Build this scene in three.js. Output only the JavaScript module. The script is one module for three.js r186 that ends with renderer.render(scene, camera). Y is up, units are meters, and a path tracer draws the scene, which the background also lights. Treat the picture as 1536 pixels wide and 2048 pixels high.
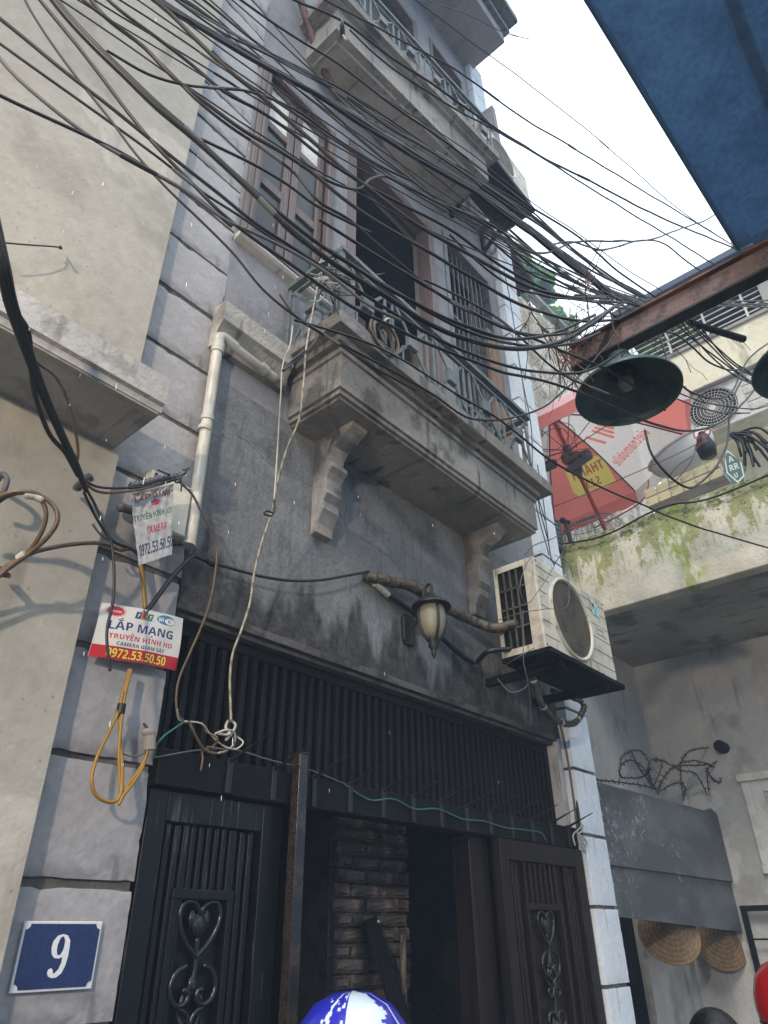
import * as THREE from 'three';
import { RoundedBoxGeometry } from 'three/addons/geometries/RoundedBoxGeometry.js';
import { mergeGeometries } from 'three/addons/utils/BufferGeometryUtils.js';
import { MarchingCubes } from 'three/addons/objects/MarchingCubes.js';
import { RectAreaLightUniformsLib } from 'three/addons/lights/RectAreaLightUniformsLib.js';

// ---------------------------------------------------------------- camera, sky, sun, lamp, exposure
const scene = new THREE.Scene();
const camera = new THREE.PerspectiveCamera(72.65, 0.75, 0.05, 200);
const YAW = 0.86648, PITCH = 0.54905, ROLL = -0.015057, FPX = 1392.8;
const EYE = new THREE.Vector3(0, 1.65, 2.0);
const FWD = new THREE.Vector3(Math.sin(YAW) * Math.cos(PITCH), Math.sin(PITCH), -Math.cos(YAW) * Math.cos(PITCH));
const R0 = new THREE.Vector3(Math.cos(YAW), 0, Math.sin(YAW)), U0 = new THREE.Vector3().crossVectors(R0, FWD);
const RIGHT = R0.clone().multiplyScalar(Math.cos(ROLL)).addScaledVector(U0, Math.sin(ROLL));
const UP = R0.clone().multiplyScalar(-Math.sin(ROLL)).addScaledVector(U0, Math.cos(ROLL));
camera.position.copy(EYE);
camera.quaternion.setFromRotationMatrix(new THREE.Matrix4().makeBasis(RIGHT, UP, FWD.clone().negate()));
camera.updateMatrixWorld();
const renderer = new THREE.WebGLRenderer({ antialias: true });
renderer.toneMapping = THREE.LinearToneMapping;
renderer.toneMappingExposure = 1.5;
renderer.shadowMap.enabled = true;
{ // bright overcast sky, a little brighter overhead
  const W = 64, H = 32, d = new Float32Array(W * H * 4);
  for (let j = 0; j < H; j++) for (let i = 0; i < W; i++) {
    const el = (j + 0.5) / H * 2 - 1, k = (j * W + i) * 4;      // rows go from nadir to zenith
    const b = el > 0 ? 1.55 * (0.72 + 0.4 * Math.sin(el * Math.PI / 2)) : 0.12;
    d[k] = b * 0.9; d[k + 1] = b * 1.0; d[k + 2] = b * 1.1; d[k + 3] = 1;
  }
  const t = new THREE.DataTexture(d, W, H, THREE.RGBAFormat, THREE.FloatType);
  t.mapping = THREE.EquirectangularReflectionMapping; t.magFilter = t.minFilter = THREE.LinearFilter; t.needsUpdate = true;
  scene.background = t; scene.environment = t;
}
const sun = new THREE.DirectionalLight(0xfff6ea, 1.9);
sun.position.set(-7.0, 12, 4.5); sun.target.position.set(3, 0, 0);
sun.shadow.radius = 30; sun.castShadow = true; sun.shadow.mapSize.set(2048, 2048);
Object.assign(sun.shadow.camera, { left: -12, right: 12, top: 12, bottom: -12, near: 0.1, far: 40 });
scene.add(sun, sun.target);
const FLOOD = new THREE.Vector3(-2.9, 3.2, 2.7), FLOOD_AT = new THREE.Vector3(1.9, 2.75, 0), FLOOD_I = 2500;

scene.fog = new THREE.FogExp2(0xaecbee, 0.012);
// ---------------------------------------------------------------- helpers
const V = (x, y, z) => new THREE.Vector3(x, y, z);
let seed = 20240607;
const rnd = () => { seed |= 0; seed = seed + 0x6D2B79F5 | 0; let t = Math.imul(seed ^ seed >>> 15, 1 | seed); t = t + Math.imul(t ^ t >>> 7, 61 | t) ^ t; return ((t ^ t >>> 14) >>> 0) / 4294967296; };
const rr = (a, b) => a + (b - a) * rnd();
// points of the photograph's pencil of rays met with a real plane of the place (used to read positions off the photograph while building)
const ray = (px, py) => V(0, 0, 0).addScaledVector(RIGHT, px - 768).addScaledVector(UP, 1024 - py).addScaledVector(FWD, FPX).normalize();
const oZ = (px, py, z) => { const d = ray(px, py); return EYE.clone().addScaledVector(d, (z - EYE.z) / d.z); };
const oX = (px, py, x) => { const d = ray(px, py); return EYE.clone().addScaledVector(d, (x - EYE.x) / d.x); };
const oY = (px, py, y) => { const d = ray(px, py); return EYE.clone().addScaledVector(d, (y - EYE.y) / d.y); };
const oC = (px, py, z0 = 0.8, k = 0.27) => { const d = ray(px, py), n = V(-k, 0, 1); return EYE.clone().addScaledVector(d, (z0 - n.dot(EYE)) / n.dot(d)); };   // the upright plane the overhead cables hang in

const used = {};
const numbered = (n) => { used[n] = (used[n] ?? -1) + 1; return used[n] ? `${n}_${String(used[n]).padStart(3, '0')}` : n; };
function tag(o, label, category, group, kind) {
  if (label) o.userData.label = label;
  if (category) o.userData.category = category;
  if (group) o.userData.group = group;
  if (kind) o.userData.kind = kind;
  return o;
}
function uvBox(g) {   // uv in metres, from the side each face looks to
  if (g.index) g = g.toNonIndexed();
  if (!g.attributes.normal) g.computeVertexNormals();
  const p = g.attributes.position, n = g.attributes.normal, uv = new Float32Array(p.count * 2);
  for (let i = 0; i < p.count; i += 3) {
    let ax = 0, ay = 0, az = 0;
    for (let k = 0; k < 3; k++) { ax += n.getX(i + k); ay += n.getY(i + k); az += n.getZ(i + k); }
    ax = Math.abs(ax); ay = Math.abs(ay); az = Math.abs(az);
    for (let k = i; k < i + 3; k++) {
      const x = p.getX(k), y = p.getY(k), z = p.getZ(k);
      if (az >= ax && az >= ay) { uv[2 * k] = x; uv[2 * k + 1] = y; }
      else if (ax >= ay) { uv[2 * k] = z; uv[2 * k + 1] = y; }
      else { uv[2 * k] = x; uv[2 * k + 1] = z; }
    }
  }
  g.setAttribute('uv', new THREE.BufferAttribute(uv, 2));
  for (const a of Object.keys(g.attributes)) if (!['position', 'normal', 'uv'].includes(a)) g.deleteAttribute(a);
  return g;
}
const keepUV = (g) => { g = g.index ? g.toNonIndexed() : g; for (const a of Object.keys(g.attributes)) if (!['position', 'normal', 'uv'].includes(a)) g.deleteAttribute(a); return g; };
const merge = (gs) => gs.length === 1 ? gs[0] : mergeGeometries(gs.map(keepUV));
const kids = new WeakMap();
// geometry is given in place coordinates; a part of a thing is moved back by the thing's own position
function obj(name, geo, material, parent = scene) {
  const m = new THREE.Mesh(Array.isArray(geo) ? merge(geo) : geo, material);
  if (parent === scene) m.name = numbered(name);
  else {
    const c = kids.get(parent) || {}; kids.set(parent, c); c[name] = (c[name] ?? -1) + 1;
    m.name = c[name] ? `${name}_${String(c[name]).padStart(3, '0')}` : name;
    parent.updateWorldMatrix(true, false); m.position.setFromMatrixPosition(parent.matrixWorld).negate();
  }
  m.castShadow = m.receiveShadow = true; parent.add(m); return m;
}
function thing(name, pos, label, category, group) {
  const g = new THREE.Group(); g.name = numbered(name); if (pos) g.position.copy(pos); scene.add(g); return tag(g, label, category, group);
}
const struct = (name, geo, m) => tag(obj(name, geo, m), null, null, null, 'structure');
// box between two corners, edges chamfered by b
function bx(x0, x1, y0, y1, z0, z1, b = 0) {
  const w = x1 - x0, h = y1 - y0, d = z1 - z0;
  const g = b > 0 ? new RoundedBoxGeometry(w, h, d, 1, Math.min(b, w * 0.49, h * 0.49, d * 0.49)) : new THREE.BoxGeometry(w, h, d);
  g.translate((x0 + x1) / 2, (y0 + y1) / 2, (z0 + z1) / 2); return uvBox(g);
}
// bar of square section from a to b
function bar(a, b, w, d = w, ch = 0.002, upv) {
  const L = a.distanceTo(b), g = ch > 0 ? new RoundedBoxGeometry(w, L, d, 1, ch) : new THREE.BoxGeometry(w, L, d);
  let gg = uvBox(g);
  const y = b.clone().sub(a).normalize(), zz = (upv || (Math.abs(y.z) > 0.9 ? V(0, 1, 0) : V(0, 0, 1)));
  const x = V(0, 0, 0).crossVectors(y, zz).normalize(), z = V(0, 0, 0).crossVectors(x, y);
  gg.applyMatrix4(new THREE.Matrix4().makeBasis(x, y, z).setPosition(a.clone().add(b).multiplyScalar(0.5))); return gg;
}
function tube(pts, r, o = {}) {
  const c = new THREE.CatmullRomCurve3(pts, !!o.closed, 'centripetal');
  const g = new THREE.TubeGeometry(c, o.seg || Math.max(8, pts.length * 6), r, o.rad || 7, !!o.closed);
  const L = c.getLength(), uv = g.attributes.uv;
  for (let i = 0; i < uv.count; i++) uv.setXY(i, uv.getX(i) * L, uv.getY(i) * r * 6.28);
  const gs = [keepUV(g)];
  if (!o.closed && !o.open) for (const t of [0, 1]) { const s = new THREE.SphereGeometry(r * 0.98, o.rad || 7, 4); const p = c.getPoint(t); s.translate(p.x, p.y, p.z); gs.push(keepUV(s)); }
  return mergeGeometries(gs);
}
function cyl(a, b, r0, r1 = r0, n = 16, open = false) {
  const L = a.distanceTo(b), g = new THREE.CylinderGeometry(r1, r0, L, n, 1, open);
  g.applyQuaternion(new THREE.Quaternion().setFromUnitVectors(V(0, 1, 0), b.clone().sub(a).normalize()));
  const m = a.clone().add(b).multiplyScalar(0.5); g.translate(m.x, m.y, m.z); return keepUV(g);
}
const ball = (p, r, sx = 1, sy = 1, sz = 1, n = 14) => { const g = new THREE.SphereGeometry(r, n, Math.ceil(n * 0.7)); g.scale(sx, sy, sz); g.translate(p.x, p.y, p.z); return keepUV(g); };
// outline in (z, y) swept along x
function sweepX(pts, x0, x1, bev = 0) {
  const s = new THREE.Shape(pts.map(([z, y]) => new THREE.Vector2(-z, y)));
  const g = new THREE.ExtrudeGeometry(s, { depth: x1 - x0 - 2 * bev, bevelEnabled: bev > 0, bevelSize: bev, bevelThickness: bev, bevelSegments: 1, bevelOffset: -bev });
  g.rotateY(Math.PI / 2); g.translate(x0 + bev, 0, 0); return uvBox(g);
}
// outline in (x, y) given thickness from z0 to z1
function slabZ(shape, z0, z1, bev = 0) {
  const s = shape instanceof THREE.Shape ? shape : new THREE.Shape(shape.map(([x, y]) => new THREE.Vector2(x, y)));
  const g = new THREE.ExtrudeGeometry(s, { depth: z1 - z0 - 2 * bev, bevelEnabled: bev > 0, bevelSize: bev, bevelThickness: bev, bevelSegments: 1, bevelOffset: -bev, curveSegments: 16 });
  g.translate(0, 0, z0 + bev); return uvBox(g);
}
// outline in (x, z) given height from y0 to y1
function slabY(pts, y0, y1) {
  const s = new THREE.Shape(pts.map(([x, z]) => new THREE.Vector2(x, -z)));
  const g = new THREE.ExtrudeGeometry(s, { depth: y1 - y0, bevelEnabled: false });
  g.rotateX(-Math.PI / 2); g.translate(0, y0, 0); return uvBox(g);
}
const lathe = (pts, n = 28) => keepUV(new THREE.LatheGeometry(pts.map(([r, y]) => new THREE.Vector2(r, y)), n));

// ---------------------------------------------------------------- textures
const hash = (x, y, s) => { let h = Math.imul(x, 374761393) + Math.imul(y, 668265263) + Math.imul(s, 974711); h = Math.imul(h ^ h >>> 13, 1274126177); return ((h ^ h >>> 16) >>> 0) / 4294967296; };
function vnoise(u, v, per, s) {   // value noise that repeats every `per` cells
  const x = Math.floor(u), y = Math.floor(v), fx = u - x, fy = v - y, sx = fx * fx * (3 - 2 * fx), sy = fy * fy * (3 - 2 * fy);
  const m = (a) => ((a % per) + per) % per, x0 = m(x), x1 = m(x + 1), y0 = m(y), y1 = m(y + 1);
  const a = hash(x0, y0, s), b = hash(x1, y0, s), c = hash(x0, y1, s), d = hash(x1, y1, s);
  return a + (b - a) * sx + (c - a) * sy + (a - b - c + d) * sx * sy;
}
function fbm(u, v, f, oct, s) { let a = 0.5, t = 0, n = 0; for (let i = 0; i < oct; i++) { t += a * vnoise(u * f, v * f, f, s + i * 17); n += a; a *= 0.55; f *= 2; } return t / n; }
const sm = (a, b, x) => { x = Math.min(1, Math.max(0, (x - a) / (b - a))); return x * x * (3 - 2 * x); };
function dtex(n, size, fn, srgb = true, m = n) {   // size: metres covered by one repeat
  const d = new Uint8Array(n * m * 4);
  for (let j = 0; j < m; j++) for (let i = 0; i < n; i++) {
    const c = fn((i + 0.5) / n, (j + 0.5) / m), k = (j * n + i) * 4;
    d[k] = Math.max(0, Math.min(255, c[0])); d[k + 1] = Math.max(0, Math.min(255, c[1])); d[k + 2] = Math.max(0, Math.min(255, c[2])); d[k + 3] = c[3] ?? 255;
  }
  const t = new THREE.DataTexture(d, n, m, THREE.RGBAFormat); t.wrapS = t.wrapT = THREE.RepeatWrapping;
  t.magFilter = THREE.LinearFilter; t.minFilter = THREE.LinearMipmapLinearFilter; t.generateMipmaps = true;
  if (srgb) t.colorSpace = THREE.SRGBColorSpace;
  if (size) t.repeat.set(1 / size, 1 / (Array.isArray(size) ? size[1] : size));
  if (Array.isArray(size)) t.repeat.set(1 / size[0], 1 / size[1]);
  t.needsUpdate = true; return t;
}
const hex = (h) => [(h >> 16) & 255, (h >> 8) & 255, h & 255];
const mix = (a, b, t) => [a[0] + (b[0] - a[0]) * t, a[1] + (b[1] - a[1]) * t, a[2] + (b[2] - a[2]) * t];
const bumpFine = dtex(256, 0.5, (u, v) => { const h = 255 * (0.6 * fbm(u, v, 12, 4, 3) + 0.4 * fbm(u, v, 48, 2, 9)); return [h, h, h]; }, false);
const bumpCoarse = dtex(256, 0.9, (u, v) => { const h = 255 * (0.75 * fbm(u, v, 7, 5, 23) + 0.25 * fbm(u, v, 60, 2, 29)); return [h, h, h]; }, false);
const rep = (t, x, y) => { const c = t.clone(); c.repeat.set(x, y); c.needsUpdate = true; return c; };
const std = (o) => new THREE.MeshStandardMaterial(o);
// painted or bare render: two tones in blotches, grime specks and runs
function plaster(a, b, dirt, o = {}) {
  const A = hex(a), B = hex(b), D = hex(dirt), s = o.seed || 1;
  const map = dtex(512, o.size || 2.3, (u, v) => {
    let c = mix(A, B, sm(0.3, 0.72, fbm(u, v, 4, 5, s)));
    const g = sm(0.56, 0.74, fbm(u, v, 9, 5, s + 50)) * (o.grime ?? 0.35);
    const run = sm(0.6, 0.82, fbm(u * 1, v * 0.12, 40, 3, s + 80)) * sm(0.45, 0.7, fbm(u, v, 5, 3, s + 90)) * (o.runs ?? 0.3);
    if (o.cracks) { const r = Math.abs(fbm(u, v, 3, 6, s + 200) - 0.5), mk = sm(0.5, 0.62, fbm(u, v, 2, 3, s + 210)); c = mix(c, D, sm(0.0035, 0.001, r) * mk * o.cracks); const pt = sm(0.66, 0.675, fbm(u, v, 5, 4, s + 220)); c = mix(c, [Math.min(255, A[0] * 1.12), Math.min(255, A[1] * 1.12), Math.min(255, A[2] * 1.12)], pt * 0.5); }
    const sp = hash(Math.floor(u * 512), Math.floor(v * 512), s) > 0.9985 ? 0.6 : 0;
    c = mix(c, D, Math.min(0.95, g + run + sp));
    const f = (fbm(u, v, 90, 2, s + 33) - 0.5) * 14; return [c[0] + f, c[1] + f, c[2] + f];
  });
  return std({ map, roughness: o.rough ?? 0.86, bumpMap: o.coarse ? bumpCoarse : bumpFine, bumpScale: o.bump ?? 0.004 });
}
function metal(a, b, o = {}) {
  const A = hex(a), B = hex(b), s = o.seed || 5;
  const map = dtex(256, o.size || 0.6, (u, v) => { const t = sm(0.42, 0.66, fbm(u, v, 6, 5, s)); const f = (fbm(u, v, 64, 2, s + 7) - 0.5) * 22; const c = mix(A, B, t); return [c[0] + f, c[1] + f, c[2] + f]; });
  const q = { map, roughness: o.rough ?? 0.6, metalness: o.metal ?? 0.0, bumpMap: bumpFine, bumpScale: o.bump ?? 0.001 };
  return o.spec === undefined ? std(q) : new THREE.MeshPhysicalMaterial({ ...q, specularIntensity: o.spec });
}
function wood(a, b, o = {}) {
  const A = hex(a), B = hex(b), s = o.seed || 8;
  const map = dtex(256, [0.35, 1.2], (u, v) => { const g = fbm(u + 0.02 * fbm(u, v, 3, 2, s), v * 0.08, 30, 4, s); const c = mix(A, B, sm(0.3, 0.75, g)); const f = (fbm(u, v, 40, 2, s + 3) - 0.5) * 14; return [c[0] + f, c[1] + f, c[2] + f]; });
  return new THREE.MeshPhysicalMaterial({ map, roughness: o.rough ?? 0.55, bumpMap: bumpFine, bumpScale: 0.0015, specularIntensity: o.spec ?? 1 });
}
function sheet(w, h, draw) {   // flat print
  const c = document.createElement('canvas'); c.width = w; c.height = h; const x = c.getContext('2d'); draw(x, w, h);
  const t = new THREE.CanvasTexture(c); t.colorSpace = THREE.SRGBColorSpace; return t;
}
// lettering with accents set as strokes over or under the letters: [letter, marks]; b breve, a acute, g grave, c circumflex, d dot below
function accented(x, list, cx, y, px, maxW, stretch = 1, outline) {
  x.save(); x.font = `bold ${px}px sans-serif`; x.textAlign = 'left';
  const ws = list.map(([c]) => x.measureText(c).width), W = ws.reduce((p, q) => p + q, 0), k = Math.min(1.25, maxW / W);
  x.translate(cx - W * k / 2, y); x.scale(k, stretch); let at = 0; const lw = px * 0.085; x.lineCap = 'round'; x.lineJoin = 'round';
  for (let i = 0; i < list.length; i++) {
    const [c, m] = list[i], mid = at + ws[i] / 2, top = -px * 0.79;
    if (outline) { x.strokeStyle = outline; x.lineWidth = px * 0.09; x.strokeText(c, at, 0); }
    x.fillText(c, at, 0); x.strokeStyle = x.fillStyle; x.lineWidth = lw;
    for (const q of m || '') {
      x.beginPath(); const t = top - ((m.length > 1 && (q === 'a' || q === 'g')) ? px * 0.13 : 0);
      if (q === 'b') { x.moveTo(mid - px * 0.15, top - px * 0.08); x.quadraticCurveTo(mid, top + px * 0.07, mid + px * 0.15, top - px * 0.08); }
      if (q === 'c') { x.moveTo(mid - px * 0.14, top + px * 0.01); x.lineTo(mid, top - px * 0.1); x.lineTo(mid + px * 0.14, top + px * 0.01); }
      if (q === 'a') { x.moveTo(mid - px * 0.02, t + px * 0.0); x.lineTo(mid + px * 0.1, t - px * 0.11); }
      if (q === 'g') { x.moveTo(mid + px * 0.03, t + px * 0.0); x.lineTo(mid - px * 0.09, t - px * 0.11); }
      if (q === 'd') { x.moveTo(mid - 0.5, px * 0.15); x.lineTo(mid + 0.5, px * 0.15); x.lineWidth = px * 0.14; }
      x.stroke(); x.lineWidth = lw;
    }
    at += ws[i];
  }
  x.restore();
}
const spell = (t, marks) => [...t].map((c, i) => [c, marks[i] || '']);
const M = {
  leftWall: plaster(0xa39f94, 0x969288, 0x5c574e, { seed: 2, grime: 0.22, runs: 0.34, bump: 0.0024, size: 2.9, cracks: 0.8 }),
  pilaster: plaster(0xa19e9e, 0x918f8f, 0x5c5a5a, { seed: 11, grime: 0.34, runs: 0.4, bump: 0.006, coarse: 1, rough: 0.55, size: 1.3, cracks: 0.7 }),
  pilasterRight: plaster(0xdde2e6, 0xd2d8dd, 0x7b7d7e, { seed: 17, grime: 0.2, runs: 0.25, bump: 0.004, rough: 0.7, size: 1.7, cracks: 0.6 }),
  upper: plaster(0x87878a, 0x77777b, 0x5a5856, { seed: 21, grime: 0.3, runs: 0.35, size: 2.1 }),
  groove: plaster(0x6b675f, 0x4f4d48, 0x2c2b29, { seed: 29, grime: 0.5, size: 0.9 }),
  concrete: plaster(0xa8a49b, 0x908d86, 0x45423e, { seed: 31, grime: 0.42, runs: 0.55, bump: 0.006, size: 1.9 }),
  sooty: plaster(0x8f8c86, 0x716e69, 0x2a2826, { seed: 33, grime: 0.55, runs: 0.6, bump: 0.006, size: 1.7 }),
  trim: plaster(0xb3b2af, 0xa2a19e, 0x5b5955, { seed: 41, grime: 0.3, runs: 0.4, size: 1.1 }),
  bracket: plaster(0x918e88, 0x74716c, 0x2f2d2b, { seed: 44, grime: 0.5, runs: 0.5, size: 1.6 }),
  lane: plaster(0x4a4946, 0x3c3b38, 0x252422, { seed: 43, grime: 0.4, runs: 0, rough: 0.3, size: 2.7 }),
  grey: plaster(0xb4b3ae, 0xa6a5a0, 0x66645f, { seed: 47, grime: 0.3, runs: 0.4, size: 2.9, cracks: 0.7 }),
  cream: plaster(0xe6dfc4, 0xdacfb0, 0x8f846a, { seed: 53, grime: 0.25, runs: 0.35, size: 2.6 }),
  dark: metal(0x0f1213, 0x090b0c, { seed: 3, rough: 0.62, spec: 0.35 }),
  char: metal(0x1b1c1d, 0x101112, { seed: 13, rough: 0.8, bump: 0.006, spec: 0.2 }),
  rubber: std({ color: 0x0e0f11, roughness: 0.45 }),
  cableBrown: std({ color: 0x2b2420, roughness: 0.5 }),
  rubberGrey: std({ color: 0x55585a, roughness: 0.55 }),
  rubberBrown: metal(0x5c4c38, 0x3f3325, { seed: 61, rough: 0.45, size: 0.12 }),
  rail: metal(0x596163, 0x3f4748, { seed: 67, rough: 0.55, size: 0.3 }),
  pvc: metal(0xb9b6ac, 0xa8a498, { seed: 71, rough: 0.45, size: 0.4 }),
  rust: metal(0x6a4434, 0x3a2a24, { seed: 73, rough: 0.75, bump: 0.004, size: 0.4 }),
  woodBrown: wood(0x5a4034, 0x3e2c24, { seed: 79 }),
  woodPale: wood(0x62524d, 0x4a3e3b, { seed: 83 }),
  doorWood: wood(0x231713, 0x130d0a, { seed: 89, rough: 0.42, spec: 0.45 }),
  glassDark: new THREE.MeshPhysicalMaterial({ color: 0x101417, roughness: 0.3, specularIntensity: 0.5 }),
  white: metal(0xd3d2cb, 0xc5c3b9, { seed: 97, rough: 0.4, size: 0.5 }),
  acCase: plaster(0xc9c4b4, 0xbbb5a4, 0x5e574a, { seed: 101, rough: 0.45, size: 0.8, grime: 0.25, runs: 0.55, bump: 0.0006 }),
  acFin: metal(0x5d564a, 0x453f36, { seed: 103, rough: 0.6, size: 0.3 }),
  black: std({ color: 0x0d0e10, roughness: 0.5 }),
  yellow: std({ color: 0x8e6a16, roughness: 0.4 }),
};
// ---------------------------------------------------------------- ground, lamp out of frame, the far side of the lane
struct('ground', uvBox(new THREE.PlaneGeometry(300, 300).rotateX(-Math.PI / 2)), M.lane);
{ // the site floodlight whose warm light and crisp shadows lie over the wall
  RectAreaLightUniformsLib.init();
  const t = thing('floodlight', V(FLOOD.x, 0, FLOOD.z), 'work floodlight on a tall thin stand beside the lane, out to the left', 'floodlight');
  const dir = FLOOD_AT.clone().sub(FLOOD).normalize(), back = FLOOD.clone().addScaledVector(dir, -0.05);
  const place = (m) => { const g = new THREE.Object3D(); g.position.copy(back); g.lookAt(back.clone().add(dir)); g.updateMatrix(); m.quaternion.copy(g.quaternion); m.position.add(back); };
  place(obj('housing', keepUV(new RoundedBoxGeometry(0.2, 0.16, 0.07, 2, 0.02)), M.black, t));
  place(obj('lens', keepUV(new THREE.BoxGeometry(0.15, 0.11, 0.01).translate(0, 0, 0.038)), std({ color: 0xffffff, emissive: 0xffe9cf, emissiveIntensity: 6 }), t));
  obj('stand', cyl(V(FLOOD.x, 0, FLOOD.z + 0.02), V(FLOOD.x, FLOOD.y - 0.08, FLOOD.z + 0.02), 0.018, 0.014, 10), M.black, t);
  for (let k = 0; k < 3; k++) obj('leg', cyl(V(FLOOD.x, 0.7, FLOOD.z), V(FLOOD.x + 0.5 * Math.cos(k * 2.09), 0, FLOOD.z + 0.5 * Math.sin(k * 2.09)), 0.011, 0.011, 8), M.black, t);
  const L = new THREE.RectAreaLight(0xffe6cb, FLOOD_I, 0.15, 0.11);
  L.position.copy(FLOOD).addScaledVector(dir, 0.01); L.lookAt(FLOOD_AT); scene.add(L);
}
// ---------------------------------------------------------------- left neighbour
{
  const t = thing('neighbour_house', V(-2, 0, 0), 'beige rendered house front at the left with a thin projecting ledge', 'house');
  obj('wall', bx(-7, 0.888, 0, 9.5, -0.3, 0.05), M.leftWall, t);
  // ledge: sloped fascia over a flat soffit
  const l = obj('ledge', sweepX([[0.05, 3.1], [0.33, 3.1], [0.33, 3.125], [0.345, 3.13], [0.345, 3.235], [0.33, 3.245], [0.05, 3.26]], -7, 0.866), M.trim, t);
  obj('drip_edge', bx(-7, 0.858, 3.092, 3.1, 0.3, 0.326), M.concrete, l);
}

// ---------------------------------------------------------------- the burnt tube house (number nine)
const house = thing('tube_house', V(2.6, 0, 0), 'narrow tall fire-blackened house with small balconies and a slatted dark entrance', 'house');
const X0 = 1.235, X1 = 3.96;
const rectHole = (s, x0, x1, y0, y1) => s.holes.push(new THREE.Path([V(x0, y0, 0), V(x1, y0, 0), V(x1, y1, 0), V(x0, y1, 0)].map((p) => new THREE.Vector2(p.x, p.y))));
{ // front wall over the entrance: soot licked up in grainy runs from the lintel, cracks
  const x0 = X0, x1 = X1, y0 = 2.66, y1 = 3.72;
  const cr = [[[0.06, 0.78], [0.16, 0.72], [0.22, 0.74], [0.3, 0.66]], [[0.34, 0.63], [0.42, 0.6], [0.47, 0.53], [0.55, 0.54], [0.62, 0.45], [0.68, 0.4]]];
  const crack = (u, v) => { let m = 9; for (const l of cr) for (let i = 0; i + 1 < l.length; i++) { const [ax, ay] = l[i], [cx, cy] = l[i + 1]; if (u < ax || u > cx) continue; const yy = ay + (cy - ay) * (u - ax) / (cx - ax) + (fbm(u, v, 40, 3, 5) - 0.5) * 0.03; m = Math.min(m, Math.abs(v - yy)); } return m; };
  const map = dtex(1024, 0, (u, v) => {
    const U = u * 2.5;
    let c = mix([122, 124, 125], [105, 107, 108], sm(0.3, 0.7, fbm(U, v, 4, 6, 91)));
    const top = 0.05 + 0.55 * Math.pow(fbm(u, 0.5, 9, 5, 95), 1.6) + 0.22 * (fbm(u, v * 0.12, 64, 3, 97) - 0.4);
    const soot = sm(0, 1, (top - v) / 0.16) * (0.4 + 0.6 * fbm(U, v, 24, 5, 99));
    const clouds = sm(0.5, 0.72, fbm(U, v, 5, 7, 103)) * 0.34 + 0.2 * sm(0.55, 0.75, fbm(U, v * 0.15, 60, 4, 105));
    c = mix(c, [34, 33, 33], Math.min(0.93, soot + clouds * 0.7));
    const k = crack(u, v); if (k < 0.003) c = mix(c, [60, 58, 56], 0.55);
    const f = (fbm(U, v, 110, 3, 107) - 0.5) * 30; return [c[0] + f, c[1] + f, c[2] + f];
  }, true, 512);
  const g = bx(x0, x1, y0, y1, -0.2, 0), uv = g.attributes.uv, p = g.attributes.position;
  for (let i = 0; i < uv.count; i++) uv.setXY(i, (p.getX(i) - x0) / (x1 - x0), (p.getY(i) - y0) / (y1 - y0));
  obj('front_wall', g, std({ map, roughness: 0.85, bumpMap: rep(bumpFine, 5.4, 2.1), bumpScale: 0.004 }), house);
  obj('lintel', [bx(X0, 3.915, 2.64, 2.672, -0.2, 0.004, 0.003), bx(X0, 3.905, 2.622, 2.644, -0.2, -0.02, 0.004)], plaster(0x55524f, 0x3f3d3a, 0x1a1918, { seed: 113, grime: 0.6, runs: 0.3, size: 0.8 }), house);
}
{ // upper wall with its openings
  const s = new THREE.Shape([[X0, 3.72], [X1, 3.72], [X1, 10.5], [X0, 10.5]].map(([x, y]) => new THREE.Vector2(x, y)));
  rectHole(s, 1.27, 1.87, 4.65, 6.35); rectHole(s, 2.03, 3.0, 4.06, 6.5); rectHole(s, 3.14, 3.85, 4.06, 6.62);
  rectHole(s, 1.9, 3.0, 7.3, 9.85); rectHole(s, 3.22, 3.85, 7.3, 9.95);
  obj('front_wall', slabZ(s, -0.2, 0), M.upper, house);
  // jamb strip right of the entrance, rooms behind (soot-black), roof slab, side walls
  obj('jamb', bx(3.905, X1, 0, 2.66, -0.2, 0, 0.004), M.trim, house);
  obj('side_wall', bx(4.0, 4.2, 0, 11.2, -6, -0.1), M.grey, house);
  obj('side_wall', bx(0.95, 1.15, 0, 11.2, -6, -0.1), M.grey, house);
  obj('room_wall', [bx(1.15, 4.0, 0, 11, -3.2, -3.0), bx(1.15, 1.2, 0, 2.9, -3, -0.2), bx(3.95, 4.0, 0, 2.9, -3, -0.2), bx(1.15, 4.0, 2.9, 3.2, -3, -0.2), bx(1.15, 4.0, 6.7, 7.1, -3, -0.2), bx(1.15, 4, 10.2, 10.5, -3, -0.2)], M.char, house);
}
function chippedBlock(x0, x1, h, z0, z1, s, wear = 0.75) {   // block with worn, slightly ragged arrises
  const g = new THREE.BoxGeometry(x1 - x0, h, z1 - z0, 14, 14, 1), p = g.attributes.position, hw = (x1 - x0) / 2, hh = h / 2;
  for (let i = 0; i < p.count; i++) {
    let x = p.getX(i), y = p.getY(i), z = p.getZ(i); if (z < 0) continue;
    const ex = Math.abs(x) > hw - 1e-4, ey = Math.abs(y) > hh - 1e-4; if (!ex && !ey) { p.setZ(i, z + 0.0012 * (hash(i, s, 1) - 0.5)); continue; }
    const n = fbm((x + 1) * 0.7, (y + 1) * 0.7, 40, 3, s), c = 0.003 + 0.009 * wear * sm(0.5, 0.75, n);
    if (ey) y -= Math.sign(y) * c; if (ex) x -= Math.sign(x) * c * 0.6; p.setXYZ(i, x, y, z - c * 0.7);
  }
  g.translate((x0 + x1) / 2, hh, (z0 + z1) / 2); g.computeVertexNormals(); return uvBox(g);
}
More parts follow.
